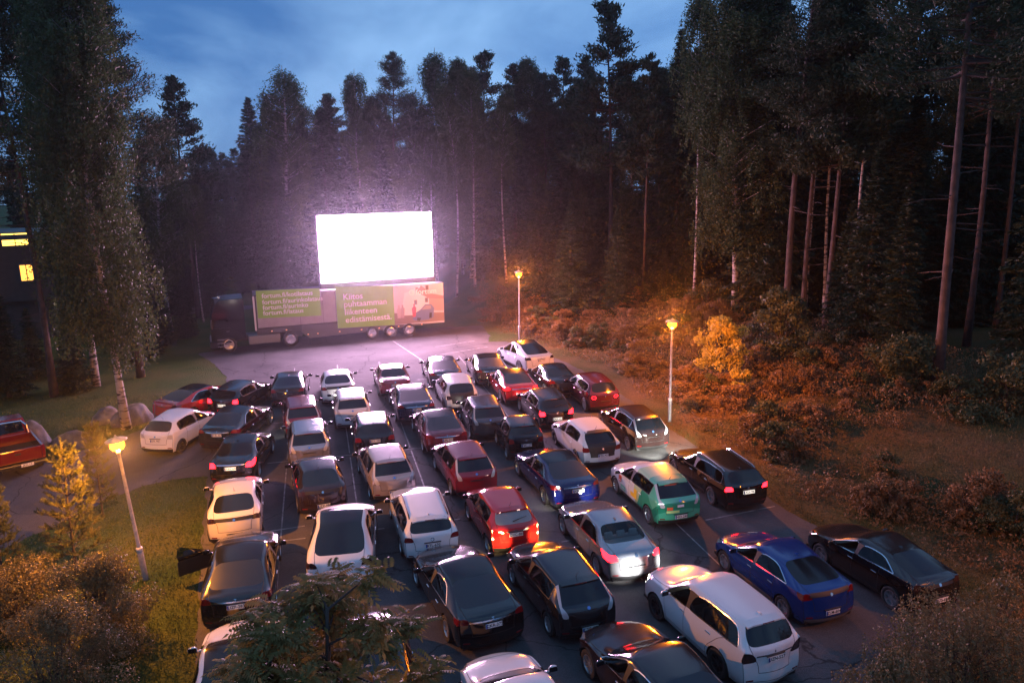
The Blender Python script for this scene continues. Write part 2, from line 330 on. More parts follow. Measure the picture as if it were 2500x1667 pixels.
    z1 = co[:, 2].max(); m_ = co[:, 2] > .3; co[m_, 2] = .3 + (co[m_, 2] - .3) * (H - .3) / (z1 - .3)
    ya = (Ln / 2 - s['fo'], Ln / 2 - s['fo'] - s['wb'])
    bvh = BVHTree.FromPolygons([tuple(v) for v in co], [tuple(int(x) for x in f) for f in fa])
    keep = np.ones(nf, bool)
    for y in ya:                                             # wheel arches cut into the flanks
        sidev = np.abs(co[:, 0]) > hw * .62
        dy, dz = co[:, 1] - y, co[:, 2] - rw; d = np.hypot(dy, dz); ins = (d < Rr) & sidev
        keep &= ~ins[fa].all(axis=1)
        k = ins & (d > 1e-4); f_ = Rr / d[k]; co[k, 1] = y + dy[k] * f_; co[k, 2] = rw + dz[k] * f_
    fa, fi = fa[keep], fi[keep]
    out = {'bvh': bvh, 'ya': ya, 'W': Wd, 'L': Ln, 'H': H, 'rw': rw}
    for name, k in PID.items():
        f = fa[fi == k]
        if not len(f): continue
        us, inv = np.unique(f, return_inverse=True); mm = mesh_from(name, co[us], [tuple(int(x) for x in q) for q in inv.reshape(-1, 4)], True); mm.materials.append(None); out[name] = mm
    # panel gaps and window trim as thin strips lying on the seams
    nrm = np.zeros((len(co), 3)); a_, b_, c_ = co[fa[:, 0]], co[fa[:, 1]], co[fa[:, 2]]; fn = np.cross(b_ - a_, co[fa[:, 3]] - a_)
    for k in range(4): np.add.at(nrm, fa[:, k], fn)
    nrm /= np.linalg.norm(nrm, axis=1)[:, None] + 1e-9
    ed = {}
    for q, k in zip(fa.tolist(), fi.tolist()):
        for a in range(4): ed.setdefault((min(q[a], q[(a + 1) % 4]), max(q[a], q[(a + 1) % 4])), []).append(k)
    trims = {'gap': ([], [])}
    wing = {PID[x] for x in PARTS if x.startswith('win_')}
    plain = {PID[x] for x in ('body', 'hood', 'door_fl', 'door_fr', 'door_rl', 'door_rr', 'tailgate', 'bumper_f', 'bumper_b', 'trim_f', 'trim_b', 'sill_l', 'sill_r')}
    for (a, b), ks in ed.items():
        if len(ks) != 2 or ks[0] == ks[1]: continue
        w_ = (ks[0] in wing) != (ks[1] in wing) and PID['pillar_l'] not in ks and PID['pillar_r'] not in ks
        if w_: key, wd, of = PARTS[ks[0] if ks[0] in wing else ks[1]], .013, .004; trims.setdefault(key, ([], []))
        elif ks[0] in plain and ks[1] in plain: key, wd, of = 'gap', .006, .0025
        else: continue
        vs, fs = trims[key]; na = nrm[a]; t = co[b] - co[a]; t /= np.linalg.norm(t) + 1e-9; sdv = np.cross(na, t) * wd; k0 = len(vs); up = (nrm[a] * of, nrm[b] * of)
        vs += [co[a] - sdv + up[0], co[b] - sdv + up[1], co[b] + sdv + up[1], co[a] + sdv + up[0]]; fs.append((k0, k0 + 1, k0 + 2, k0 + 3))
    for k in trims:
        mm = mesh_from(k, *trims[k]); mm.materials.append(None); out['strip_' + k] = mm
    mb = MB(); mb.box(-hw * .80, hw * .80, -Ln * .465, Ln * .465, .20, .30); mb.box(-hw * .55, hw * .55, -Ln * .47, Ln * .46, .28, .62)
    for y in ya:
        for sd in (1, -1):
            b = len(mb.V); K = 14
            for k in range(K + 1):
                t = math.pi * (-.08 + 1.16 * k / K)
                for x in (hw * .985 if k not in (0, K) else hw * .9, hw * .5): mb.V.append((sd * x, y + math.cos(t) * (Rr + .004), rw + math.sin(t) * (Rr + .004)))
            for k in range(K): mb.F.append((b + 2 * k, b + 2 * k + 1, b + 2 * k + 3, b + 2 * k + 2))
    out['underbody'] = mb.mesh('underbody')
    _shell[style] = out; return out

def hit_rear(S, x, z):
    l, nrm, i, d = S['bvh'].ray_cast(Vector((x, -4, z)), Vector((0, 1, 0))); return l, nrm
def hit_front(S, x, z):
    l, nrm, i, d = S['bvh'].ray_cast(Vector((x, 4, z)), Vector((0, -1, 0))); return l, nrm
def hit_side(S, sd, y, z):
    l, nrm, i, d = S['bvh'].ray_cast(Vector((sd * 3, y, z)), Vector((-sd, 0, 0))); return l, nrm
def hit_top(S, x, y):
    l, nrm, i, d = S['bvh'].ray_cast(Vector((x, y, 4)), Vector((0, 0, -1))); return l, nrm
def patch(name, fn, n, m, off=.006):
    """a decal or lens laid on the surface: fn(a, b) -> (point, normal) for a, b in 0..1"""
    V = []; F = []
    for i in range(n + 1):
        for j in range(m + 1):
            p, q = fn(i / n, j / m)
            if p is None: return None
            V.append(p + q * off)
    for i in range(n):
        for j in range(m): a = i * (m + 1) + j; F.append((a, a + 1, a + m + 2, a + m + 1))
    return mesh_from(name, V, F, True)

# wheels -------------------------------------------------------------
def tyre_mesh():
    return MB().lathe([(.63, -.27), (.80, -.33), (.93, -.35), (.985, -.30), (1.0, -.22), (1.0, .22), (.985, .30), (.93, .35), (.80, .33), (.63, .27)], 36, 'x').mesh('tyre', True)
def rim_mesh(kind):
    mb = MB(); mb.lathe([(.65, -.25), (.66, .30), (.60, .31), (.58, .22), (.56, .10), (.56, -.2)], 30, 'x'); mb.lathe([(.0, .22), (.10, .22), (.13, .16), (.13, .05)], 16, 'x')
    k = {'five': 5, 'multi': 10, 'turbine': 7, 'cap': 6}[kind]; wd = {'five': .085, 'multi': .04, 'turbine': .075, 'cap': .14}[kind]
    for i in range(k):
        t = 2 * math.pi * i / k; b = len(mb.V); tw = .18 if kind == 'turbine' else 0
        for r_, ww, xx, da in ((.08, wd * 1.1, .20, 0), (.60, wd * (.8 if kind != 'cap' else 1.7), .27, tw)):
            for sgn in (-1, 1):
                for dx in (0, -.08):
                    a = t + da; c, s_ = math.cos(a), math.sin(a); mb.V.append((xx + dx, c * r_ - s_ * ww * sgn, s_ * r_ + c * ww * sgn))
        for f in ((0, 2, 6, 4), (1, 5, 7, 3), (0, 4, 5, 1), (2, 3, 7, 6)): mb.F.append(tuple(b + q for q in f))
    mb.lathe([(.0, -.02), (.56, -.02)], 20, 'x')
    return mb.mesh('rim')
TYRE = tyre_mesh(); RIM = {k: rim_mesh(k) for k in ('five', 'multi', 'turbine', 'cap')}
def mirror_mesh():
    bm = bmesh.new(); bmesh.ops.create_uvsphere(bm, u_segments=14, v_segments=10, radius=1)
    for v in bm.verts:
        v.co.x *= .115; v.co.z *= .075; v.co.y *= .085 if v.co.y > 0 else .03
    b = bmesh.ops.create_cube(bm, size=1)['verts']
    for v in b: v.co = Vector((v.co.x * .16 - .13, v.co.y * .05 + .02, v.co.z * .03 - .05))
    me = bpy.data.meshes.new('mirror'); bm.to_mesh(me); bm.free(); me.shade_smooth(); return me
MIRROR = mirror_mesh()
MGLASS = MB().box(-.095, .095, -.034, -.028, -.058, .058).mesh('mirror_glass')
HANDLE = bevel_mesh(MB().box(-.012, .018, -.095, .095, -.016, .016).mesh('handle'), .006, 1)
PLATE = MB().box(-.221, .221, -.008, .004, -.059, .059).mesh('plate'); BAND = MB().box(-.216, -.172, -.011, .0, -.054, .054).mesh('band')
FIN = mesh_from('fin', [(-.03, -.09, 0), (.03, -.09, 0), (.022, .09, 0), (-.022, .09, 0), (-.006, -.085, .065), (.006, -.085, .065)], [(0, 1, 5, 4), (1, 2, 5), (2, 3, 4, 5), (3, 0, 4), (0, 3, 2, 1)])
ROD = MB().tube([(0, 0, 0), (0, -.05, .05), (0, -.17, .20)], [.012, .006, .003], 6).mesh('rod')
EMBLEM = MB().lathe([(.0, 0.012), (.042, .012), (.046, 0.0)], 18, 'y').mesh('emblem')
RINGM = MB().lathe([(.040, .0), (.040, .014), (.058, .014), (.058, .0)], 20, 'y').mesh('ring')
TRI3 = MB()
for k in range(3):
    a = math.pi / 2 + k * 2 * math.pi / 3; d = Vector((math.cos(a), 0, math.sin(a))); e = Vector((-d.z, 0, d.x))
    b = len(TRI3.V); TRI3.V += [tuple(q) for q in (d * .004, d * .045 + e * .022, d * .085, d * .045 - e * .022)]; TRI3.F += [(b, b + 1, b + 2, b + 3), (b, b + 3, b + 2, b + 1)]
TRI3 = TRI3.mesh('three_diamond')
HEADREST = bevel_mesh(MB().box(-.13, .13, -.05, .05, 0, .2).mesh('headrest'), .04, 2); SEATB = bevel_mesh(MB().box(-.62, .62, -.07, .07, 0, .6).mesh('seat_back'), .05, 2)

SEAT = bevel_mesh(MB().box(-.24, .24, -.25, .25, 0, .14).box(-.22, .22, -.30, -.20, .14, .58).box(-.12, .12, -.32, -.24, .62, .78).mesh('seat'), .03, 1)
LRING = MB().lathe([(.062, .0), (.062, .014), (.082, .014), (.082, .0)], 22, 'y').mesh('light_ring')
glass = dewy('dark_glass', (.006, .008, .011), r_side=.03, r_top=.10, coat=0, film=.003)
def tinted(name, tint):
    m = bpy.data.materials.new(name); m.use_nodes = True; t = m.node_tree; t.nodes.remove(t.nodes['Principled BSDF'])
    a = t.nodes.new('ShaderNodeBsdfTransparent'); a.inputs[0].default_value = (*tint, 1); b = t.nodes.new('ShaderNodeBsdfGlossy'); b.inputs['Roughness'].default_value = .035; f = t.nodes.new('ShaderNodeFresnel'); f.inputs[0].default_value = 1.5
    x = t.nodes.new('ShaderNodeMixShader'); t.links.new(f.outputs[0], x.inputs[0]); t.links.new(a.outputs[0], x.inputs[1]); t.links.new(b.outputs[0], x.inputs[2]); t.links.new(x.outputs[0], t.nodes['Material Output'].inputs[0]); return m
side_glass = tinted('side_glass', (.42, .45, .47)); lining = mat('cabin_lining', (.02, .02, .022), .8); seat_m = mat('seat_fabric', (.055, .05, .05), .85); dash_glow = mat('dash_screen', (.1, .1, .1), .3, emit=(.75, .9, 1), es=1.6)
mist_sky_tint = dewy('misted_sky_tint_glass', (.012, .018, .028), r_side=.2, r_top=.32, coat=0, film=.008)  # misted glass, with the blue of reflected sky put into its colour
gl_top = dewy('glass_roof', (.006, .007, .009), r_side=.06, r_top=.16, coat=0, film=.004)
lens_red = mat('tail_lens', (.16, .006, .008), .12, coat=1); lens_on = one_sided(mat('tail_lens_lit', (.4, .02, .02), .2, emit=(1, .006, .012), es=15))
lens_dim = one_sided(mat('tail_lens_dim', (.3, .01, .01), .2, emit=(1, .006, .012), es=5)); lens_clear = mat('clear_lens', (.42, .42, .45), .12, coat=1); lens_smoke = mat('smoke_lens', (.03, .012, .012), .1, coat=1)
head_off = mat('headlamp_lens', (.30, .31, .33), .08, metal=.4, coat=1); head_on = mat('headlamp_lit', (.8, .8, .8), .2, emit=(1, .93, .8), es=12)
plate_w = mat('plate_white', (.78, .78, .76), .45); plate_on = mat('plate_lit', (.78, .78, .74), .45, emit=(1, .93, .75), es=.9)
plate_b = mat('plate_blue', (.02, .06, .35), .5); plate_k = mat('plate_black', (.01, .01, .01), .6); cream = mat('seat_cream', (.55, .52, .48), .7); badge_blue = mat('badge_blue', (.10, .25, .6), .3, metal=.6)

def headlight_spot(car, S, side, power, color=(1, .92, .78), pitch=-4, ang=70):
    x = side * S['W'] * .36; y = S['L'] / 2 + .02
    l = bpy.data.lights.new('headlight_beam', 'SPOT'); l.energy = power; l.color = color; l.spot_size = R(ang); l.spot_blend = .6; l.shadow_soft_size = .06
    o = bpy.data.objects.new('headlight_beam', l); col.objects.link(o); o.parent = car; o.location = (x, y, .66); o.rotation_euler = (R(90 + pitch), 0, 0)

def car(style, pos, heading, paint, label, plate=None, roof=None, hatch=None, rear_glass=None, tail='red', rim='five', rimc=None, beams=(), beam_w=60, beam_col=(1, .92, .78), trim='chrome', bar=None, emblem='disc', ant='fin', pz=None, wiper=False, spoiler=False, rails=False, open_door=False, lit_plate=False, low=None, hood=None, seats=False, skip=(), px=0.0, pillar=None, name='car', livery=None, dash=False, rings=False):
    S = shell(style)
    c = thing(name, label, 'car', (pos[0], pos[1], 0), heading - math.pi / 2, 'cars parked for the drive-in film')
    rear_glass = rear_glass or (mist_sky_tint if style == 'lift' else None); roof = roof or paint; hatch = hatch or paint; rg = rear_glass or glass; roof = gl_top if style == 'lift' and roof is paint and paint in (k_black, k_navy, k_dred) else roof; low = low or black; hood = hood or paint
    tl = {'red': lens_red, 'on': lens_on, 'dim': lens_dim, 'clear': lens_clear, 'smoke': lens_smoke}[tail]
    P = lambda nm, key, m: obj(nm, S[key], m, c) if key in S else None
    P('body', 'body', paint); P('hood', 'hood', hood); P('windscreen', 'windscreen', glass); P('roof', 'roof', roof); rwin = P('rear_window', 'rear_window', rg)
    P('tailgate', 'tailgate', hatch); P('bumper', 'bumper_f', paint); P('bumper', 'bumper_b', paint); P('lower_trim', 'trim_f', low); P('lower_trim', 'trim_b', low); P('sill', 'sill_l', low); P('sill', 'sill_r', low); P('pillar_trim', 'pillar_l', pillar or black); P('pillar_trim', 'pillar_r', pillar or black); P('grille', 'grille', black)
    for k in ('l', 'r'): P('headlight', 'headlight_' + k, head_on if beams else head_off); P('tail_light', 'tail_' + k, tl)
    sides = (('fl', -1), ('fr', 1), ('rl', -1), ('rr', 1))
    for k, sd in sides:
        d = P('door', 'door_' + k, paint); wn = obj('window', S['win_' + k], side_glass, d); obj('window_trim', S['strip_win_' + k], chrome if trim == 'chrome' else black, d)
        yh = S['L'] / 2 - S['L'] * (.475 if k[0] == 'f' else min(STY[style]['wend'] - .05, .70)); zh = STY[style]['belt'][0] - .10
        l, nm = hit_side(S, sd, yh, zh)
        if l is not None: obj('handle', HANDLE, paint if trim == 'black' else chrome, d, l, (0, 0, math.pi if sd < 0 else 0))
        if open_door and k == 'fl':                       # swing about its front edge
            ys = S['L'] / 2 - (STY[style]['fo'] + S['rw'] * 1.14 + .06)
            piv = Vector((-S['W'] / 2 * .97, ys, 0)); d.matrix_local = Matrix.Translation(piv) @ Matrix.Rotation(R(-62), 4, 'Z') @ Matrix.Translation(-piv)
            obj('door_lining', MB().box(-S['W'] / 2 * .93, -S['W'] / 2 * .90, ys - 1.08, ys - .06, .36, STY[style]['belt'][0] - .04).mesh('door_lining'), black, d)
    for k in 'lr': q_ = P('quarter_window', 'win_q' + k, side_glass if 'quarter' not in skip else paint); obj('window_trim', S['strip_win_q' + k], chrome if trim == 'chrome' else black, q_)
    pg = P('panel_gap', 'strip_gap', gap); pg['kind'] = 'stuff'; P('underbody', 'underbody', black)
    rwd = S['rw']; rc = rimc or alloy
    for y in S['ya']:
        for sd in (1, -1):
            wl = obj('wheel', TYRE, rubber, c, (sd * (S['W'] / 2 - .115), y, rwd), (0, 0, 0 if sd > 0 else math.pi), (rwd * .92 * .95, rwd, rwd)); obj('rim', RIM[rim], rc, wl)
    for sd in (1, -1):
        ym = S['L'] / 2 - S['L'] * (STY[style]['cowl'][0] + .075); zm = STY[style]['belt'][0] + .06
        l, nm = hit_side(S, sd, ym, zm - .03)
        if l is None: continue
        mo = obj('mirror', MIRROR, paint if roof is not black else black, c, (l.x + sd * .17, ym, zm + .03), (0, 0, 0), (sd, 1, 1)); obj('mirror_glass', MGLASS, glass, mo)
    # tail: plate with band and characters, badge, bar
    pz = pz if pz is not None else .68
    l, nm = hit_rear(S, px, pz)
    if plate and l is not None:
        tilt = math.atan2(nm.z, -nm.y) if nm.y < 0 else 0
        pl = obj('licence_plate', PLATE, plate_on if lit_plate else plate_w, c, l + Vector((0, -.014, 0)), (-tilt * .6, 0, 0)); obj('plate_band', BAND, plate_b, pl)
        obj('plate_characters', text_mesh(plate, .115, 'CENTER', 1.02, .002), plate_k, pl, (.02, -.0115, -.002), (R(90), 0, 0))
    ze = {'leaf': .98}.get(style, STY[style]['tail'][1] - .10)
    if style in ('lift', 'lift_s', 'cross') and emblem:
        l, nm = hit_rear(S, 0, ze); emblem = None
        if l is not None: o = obj('emblem', text_mesh('T', .11, 'CENTER', 1.0, .001), chrome, c, l + nm * .006); o.rotation_euler = (R(90) - math.asin(max(-1, min(1, nm.z))), 0, 0)
    if emblem:
        l, nm = hit_rear(S, 0, ze)
        if l is not None:
            e = {'disc': EMBLEM, 'ring': RINGM, 'three': TRI3}[emblem if emblem in ('disc', 'ring', 'three') else 'disc']
            q = nm.to_track_quat('Y', 'Z') if emblem == 'three' else nm.to_track_quat('Y', 'Z'); o = obj('emblem', e, badge_blue if style == 'leaf' else chrome, c, l + nm * .004); o.rotation_mode = 'QUATERNION'; o.rotation_quaternion = q
    if bar:
        z, hwid, h, bm_ = bar
        def fn(a, b): return hit_rear(S, lerp(-hwid, hwid, a), z + (b - .5) * h)
        me = patch('trim_bar', fn, 14, 2, .012)
        if me: obj('trim_bar', me, bm_, c)
    if 'plate_shelf' not in skip:
        l, nm = hit_rear(S, px, pz + .09)
        if l is not None: obj('number_light', bevel_mesh(MB().box(-.26, .26, -.03, .01, -.012, .012).mesh('number_light'), .005, 1), black, c, l)
    for sd in (1, -1):
        l, nm = hit_rear(S, sd * S['W'] * .36, .40)
        if l is not None: o = obj('reflector', MB().box(-.09, .09, -.006, .004, -.018, .018).mesh('reflector'), lens_red, c, l); o.rotation_mode = 'QUATERNION'; o.rotation_quaternion = nm.to_track_quat('-Y', 'Z')
    yr = S['L'] / 2 - S['L'] * (STY[style]['rend'][0] - .045)
    l, nm = hit_top(S, 0, yr)
    if style in ('lift', 'lift_s', 'cross'): ant = None
    if ant and l is not None: obj('antenna', FIN if ant == 'fin' else ROD, black if ant == 'rod' else roof, c, l - Vector((0, 0, .006)))
    if wiper:
        za = STY[style]['gb'][1] + .06; l, nm = hit_rear(S, -.05, za); l2, n2 = hit_rear(S, .42, za + .07)
        if l is not None and l2 is not None: obj('wiper', MB().tube([l + nm * .02, (l + l2) / 2 + nm * .04, l2 + n2 * .02], [.016, .010, .006], 5).mesh('wiper'), black, c)
    if spoiler:
        ye = S['L'] / 2 - S['L'] * STY[style]['rend'][0]; hw = S['W'] / 2 * .60
        V = []; F = []
        for k in range(9):
            x = lerp(-hw, hw, k / 8); l, nm = hit_top(S, x, ye + .10); l2 = Vector((x, ye - .13 + .06 * (x / hw) ** 2, l.z - .045))
            V += [l + Vector((0, 0, .006)), l2 + Vector((0, 0, .015)), l2 - Vector((0, 0, .02)), Vector((x, ye + .02, l.z - .05))]
        for k in range(8):
            b = 4 * k
            for q in range(3): F.append((b + q, b + q + 4, b + q + 5, b + q + 1))
        F += [(0, 1, 2, 3), (35, 34, 33, 32)]
        sp = obj('spoiler', mesh_from('spoiler', V, F, False), roof if hatch is not black else black, c)
        obj('brake_light', MB().box(-.16, .16, ye - .135, ye - .12, hit_top(S, 0, ye + .10)[0].z - .055, hit_top(S, 0, ye + .10)[0].z - .035).mesh('brake_light'), lens_red, sp)
    if rails:
        for sd in (1, -1):
            pts = []
            for k in range(9):
                y = lerp(S['L'] / 2 - S['L'] * .47, S['L'] / 2 - S['L'] * .86, k / 8); l, nm = hit_top(S, sd * S['W'] / 2 * .665, y); pts.append(l + Vector((0, 0, .035 if 0 < k < 8 else .0)))
            obj('roof_rail', MB().tube(pts, .019, 6).mesh('roof_rail'), rails, c)
    if seats:
        for x in (-.4, 0, .4): obj('headrest', HEADREST, cream, c, (x, -S['L'] * .245, 1.02))
        obj('seat_back', SEATB, cream, c, (0, -S['L'] * .225, .45)); obj('shelf_light_block', MB().box(-.66, .66, -S['L'] * .345, -S['L'] * .238, .93, .97).box(-.66, .66, -S['L'] * .25, -S['L'] * .24, .4, .93).mesh('shelf_light_block'), cream, c)  # shelf with unseen bulkhead, added to block tail-light glow from the headrests
    Ln_, hw_, zb_ = S['L'], S['W'] / 2, STY[style]['belt'][0]; yf = Ln_ / 2 - Ln_ * (STY[style]['cowl'][0] + .10); yb = Ln_ / 2 - Ln_ * min(.84, STY[style]['wend'] + .10)
    obj('cabin_lining', MB().box(-hw_ * .86, -hw_ * .83, yb, yf, .3, zb_ - .05).box(hw_ * .83, hw_ * .86, yb, yf, .3, zb_ - .05).box(-hw_ * .83, hw_ * .83, yf - .02, yf + .25, .3, zb_ - .03).box(-hw_ * .83, hw_ * .83, yb, yf, .62, .66).mesh('cabin_lining'), lining, c)
    for sd in (1, -1): obj('seat', SEAT, seat_m, c, (sd * .37, Ln_ / 2 - Ln_ * .52, .62))
    if not seats and style != 'smart': obj('rear_seat', SEATB, seat_m, c, (0, Ln_ / 2 - Ln_ * .70, .62), (R(-12), 0, 0), (.9, 1, .85))
    if dash: obj('dash_screen', MB().box(-.12, .12, -.012, 0, -.07, .07).mesh('dash_screen'), dash_glow, c, (0, yf - .10, zb_ + .06), (R(-15), 0, 0))
    if rings:
        for sd in (1, -1):
            l, nm = hit_rear(S, sd * S['W'] * .33, STY[style]['tail'][1] - .14)
            if l is not None: o = obj('light_ring', LRING, lens_on, c, l + nm * .006, None, (1.5, 1, 1)); o.rotation_mode = 'QUATERNION'; o.rotation_quaternion = nm.to_track_quat('Y', 'Z')
    for sd in beams: headlight_spot(c, S, sd, beam_w, beam_col)
    if livery: livery(c, S)
    return c

# ------------------------------------------------------------------ ground
LOT = [(455, 812), (700, 772), (900, 758), (1108, 748), (1128, 775), (1215, 800), (1300, 832), (1360, 862), (1430, 908), (1500, 958), (1560, 1000), (1640, 1052), (1720, 1108), (1793, 1163), (1870, 1205), (1965, 1240), (2085, 1290), (2195, 1360), (2225, 1440), (2235, 1568), (2250, 1700), (440, 1700), (452, 1500), (462, 1300), (470, 1180), (478, 1096), (474, 1000), (484, 945), (505, 900), (522, 868), (490, 835)]
LOTW = [D(x, y) for x, y in LOT]
REDGE = [D(x, y) for x, y in LOT[3:20]]
def edge_dist(x, y):
    """how far (x, y) lies beyond the right edge of the car park; 0 when inside"""
    best = 1e9; sign = 0
    for a, b in zip(REDGE[:-1], REDGE[1:]):
        dx, dy = b.x - a.x, b.y - a.y; l2 = dx * dx + dy * dy; t = max(0, min(1, ((x - a.x) * dx + (y - a.y) * dy) / l2)); px, py = a.x + dx * t - x, a.y + dy * t - y; d = px * px + py * py
        if d < best: best = d; sign = dx * (y - a.y) - dy * (x - a.x)
    return math.sqrt(best) if sign > 0 else 0.0
def hz(x, y):
    d = edge_dist(x, y); t = max(0, min(1, (d - .8) / 11)); h = 1.5 * t * t * (3 - 2 * t)
    if d > 11: h += min(1.5, (d - 11) * .03)
    if y > 72: h = max(h, min(1.5, (y - 72) * .05))
    return h + (.08 * math.sin(x * .9 + y * .37) * math.sin(y * .71 - x * .3) if d > 1.2 else 0)
def grass_ground():
    m = bpy.data.materials.new('ground_grass'); m.use_nodes = True; t = m.node_tree; b = t.nodes['Principled BSDF']; b.inputs['Roughness'].default_value = .9; b.inputs['Specular IOR Level'].default_value = .1
    tc = t.nodes.new('ShaderNodeTexCoord'); n1 = t.nodes.new('ShaderNodeTexNoise'); n1.inputs['Scale'].default_value = .35; n1.inputs['Detail'].default_value = 8; n2 = t.nodes.new('ShaderNodeTexNoise'); n2.inputs['Scale'].default_value = 14; n2.inputs['Detail'].default_value = 6
    t.links.new(tc.outputs['Object'], n1.inputs[0]); t.links.new(tc.outputs['Object'], n2.inputs[0])
    r1 = t.nodes.new('ShaderNodeValToRGB'); r1.color_ramp.elements[0].position = .38; r1.color_ramp.elements[1].position = .62; r1.color_ramp.elements[0].color = (.042, .070, .016, 1); r1.color_ramp.elements[1].color = (.075, .082, .024, 1)
    r2 = t.nodes.new('ShaderNodeValToRGB'); r2.color_ramp.elements[0].position = .3; r2.color_ramp.elements[1].position = .7; r2.color_ramp.elements[0].color = (.45, .45, .45, 1); r2.color_ramp.elements[1].color = (1.3, 1.3, 1.3, 1)
    t.links.new(n1.outputs[0], r1.inputs[0]); t.links.new(n2.outputs[0], r2.inputs[0])
    r3 = t.nodes.new('ShaderNodeValToRGB'); r3.color_ramp.elements[0].position = .36; r3.color_ramp.elements[1].position = .64; r3.color_ramp.elements[0].color = (.050, .058, .020, 1); r3.color_ramp.elements[1].color = (.115, .075, .036, 1); t.links.new(n1.outputs[0], r3.inputs[0])   # dry heath on the bank
    sx = t.nodes.new('ShaderNodeSeparateXYZ'); t.links.new(tc.outputs['Object'], sx.inputs[0]); ms = t.nodes.new('ShaderNodeMapRange'); ms.inputs[1].default_value = -4; ms.inputs[2].default_value = 2; t.links.new(sx.outputs['X'], ms.inputs[0]); mg = t.nodes.new('ShaderNodeMix'); mg.data_type = 'RGBA'; t.links.new(ms.outputs[0], mg.inputs[0]); t.links.new(r1.outputs[0], mg.inputs[6]); t.links.new(r3.outputs[0], mg.inputs[7]); mx = t.nodes.new('ShaderNodeMix'); mx.data_type = 'RGBA'; mx.blend_type = 'MULTIPLY'; mx.inputs[0].default_value = 1
    t.links.new(mg.outputs[2], mx.inputs[6]); t.links.new(r2.outputs[0], mx.inputs[7]); t.links.new(mx.outputs[2], b.inputs['Base Color'])
    bp = t.nodes.new('ShaderNodeBump'); bp.inputs['Strength'].default_value = .9; bp.inputs['Distance'].default_value = .08; t.links.new(n2.outputs[0], bp.inputs['Height']); t.links.new(bp.outputs[0], b.inputs['Normal']); return m
def asphalt(name, base, hi):
    m = bpy.data.materials.new(name); m.use_nodes = True; t = m.node_tree; b = t.nodes['Principled BSDF']; b.inputs['Specular IOR Level'].default_value = .08
    tc = t.nodes.new('ShaderNodeTexCoord'); n1 = t.nodes.new('ShaderNodeTexNoise'); n1.inputs['Scale'].default_value = .3; n1.inputs['Detail'].default_value = 9; n1.inputs['Roughness'].default_value = .62; n2 = t.nodes.new('ShaderNodeTexNoise'); n2.inputs['Scale'].default_value = 45; n2.inputs['Detail'].default_value = 3
    vo = t.nodes.new('ShaderNodeTexVoronoi'); vo.feature = 'DISTANCE_TO_EDGE'; vo.inputs['Scale'].default_value = .16; nd = t.nodes.new('ShaderNodeTexNoise'); nd.inputs['Scale'].default_value = 1.1; nd.inputs['Detail'].default_value = 6
    for n in (n1, n2, nd): t.links.new(tc.outputs['Object'], n.inputs[0])
    md = t.nodes.new('ShaderNodeMix'); md.data_type = 'RGBA'; md.blend_type = 'ADD'; md.inputs[0].default_value = .9; t.links.new(tc.outputs['Object'], md.inputs[6]); t.links.new(nd.outputs['Color'], md.inputs[7]); t.links.new(md.outputs[2], vo.inputs[0])
    r1 = t.nodes.new('ShaderNodeValToRGB'); r1.color_ramp.elements[0].position = .33; r1.color_ramp.elements[1].position = .66; r1.color_ramp.elements[0].color = (*base, 1); r1.color_ramp.elements[1].color = (*hi, 1)
    t.links.new(n1.outputs[0], r1.inputs[0])
    r2 = t.nodes.new('ShaderNodeMapRange'); r2.inputs[1].default_value = .3; r2.inputs[2].default_value = .7; r2.inputs[3].default_value = .72; r2.inputs[4].default_value = 1.25; t.links.new(n2.outputs[0], r2.inputs[0])
    ck = t.nodes.new('ShaderNodeMapRange'); ck.inputs[1].default_value = 0; ck.inputs[2].default_value = .006; ck.inputs[3].default_value = .35; ck.inputs[4].default_value = 1; t.links.new(vo.outputs['Distance'], ck.inputs[0])
    mu = t.nodes.new('ShaderNodeMath'); mu.operation = 'MULTIPLY'; t.links.new(r2.outputs[0], mu.inputs[0]); t.links.new(ck.outputs[0], mu.inputs[1])
    mx = t.nodes.new('ShaderNodeMix'); mx.data_type = 'RGBA'; mx.blend_type = 'MULTIPLY'; mx.inputs[0].default_value = 1; t.links.new(r1.outputs[0], mx.inputs[6]); t.links.new(mu.outputs[0], mx.inputs[7]); t.links.new(mx.outputs[2], b.inputs['Base Color'])
    rr = t.nodes.new('ShaderNodeMapRange'); rr.inputs[3].default_value = .78; rr.inputs[4].default_value = .97; t.links.new(n1.outputs[0], rr.inputs[0]); t.links.new(rr.outputs[0], b.inputs['Roughness'])
    bp = t.nodes.new('ShaderNodeBump'); bp.inputs['Strength'].default_value = .5; bp.inputs['Distance'].default_value = .01; t.links.new(n2.outputs[0], bp.inputs['Height']); t.links.new(bp.outputs[0], b.inputs['Normal']); return m
def ragged(pts, step=.35, amp=.10):
    out = []
    for a, b in zip(pts, pts[1:] + pts[:1]):
        n = max(1, int((b - a).length / step)); d = (b - a).normalized(); q = Vector((-d.y, d.x, 0))
        for k in range(n): out.append(a.lerp(b, k / n) + q * (rng.uniform(-amp, amp) if k else 0))
    return out
xs = sorted(set([-260, -200, -150, -110] + list(range(-84, 84, 2)) + [90, 110, 150, 200, 260])); ys = sorted(set([-60, -30, -10] + list(range(0, 130, 2)) + [140, 160, 200, 260, 340]))
GV = [(x, y, hz(x, y)) for y in ys for x in xs]; nx = len(xs)
GF = [(j * nx + i, j * nx + i + 1, (j + 1) * nx + i + 1, (j + 1) * nx + i) for j in range(len(ys) - 1) for i in range(nx - 1)]
g = obj('ground', mesh_from('ground', GV, GF, True), grass_ground()); g['kind'] = 'structure'
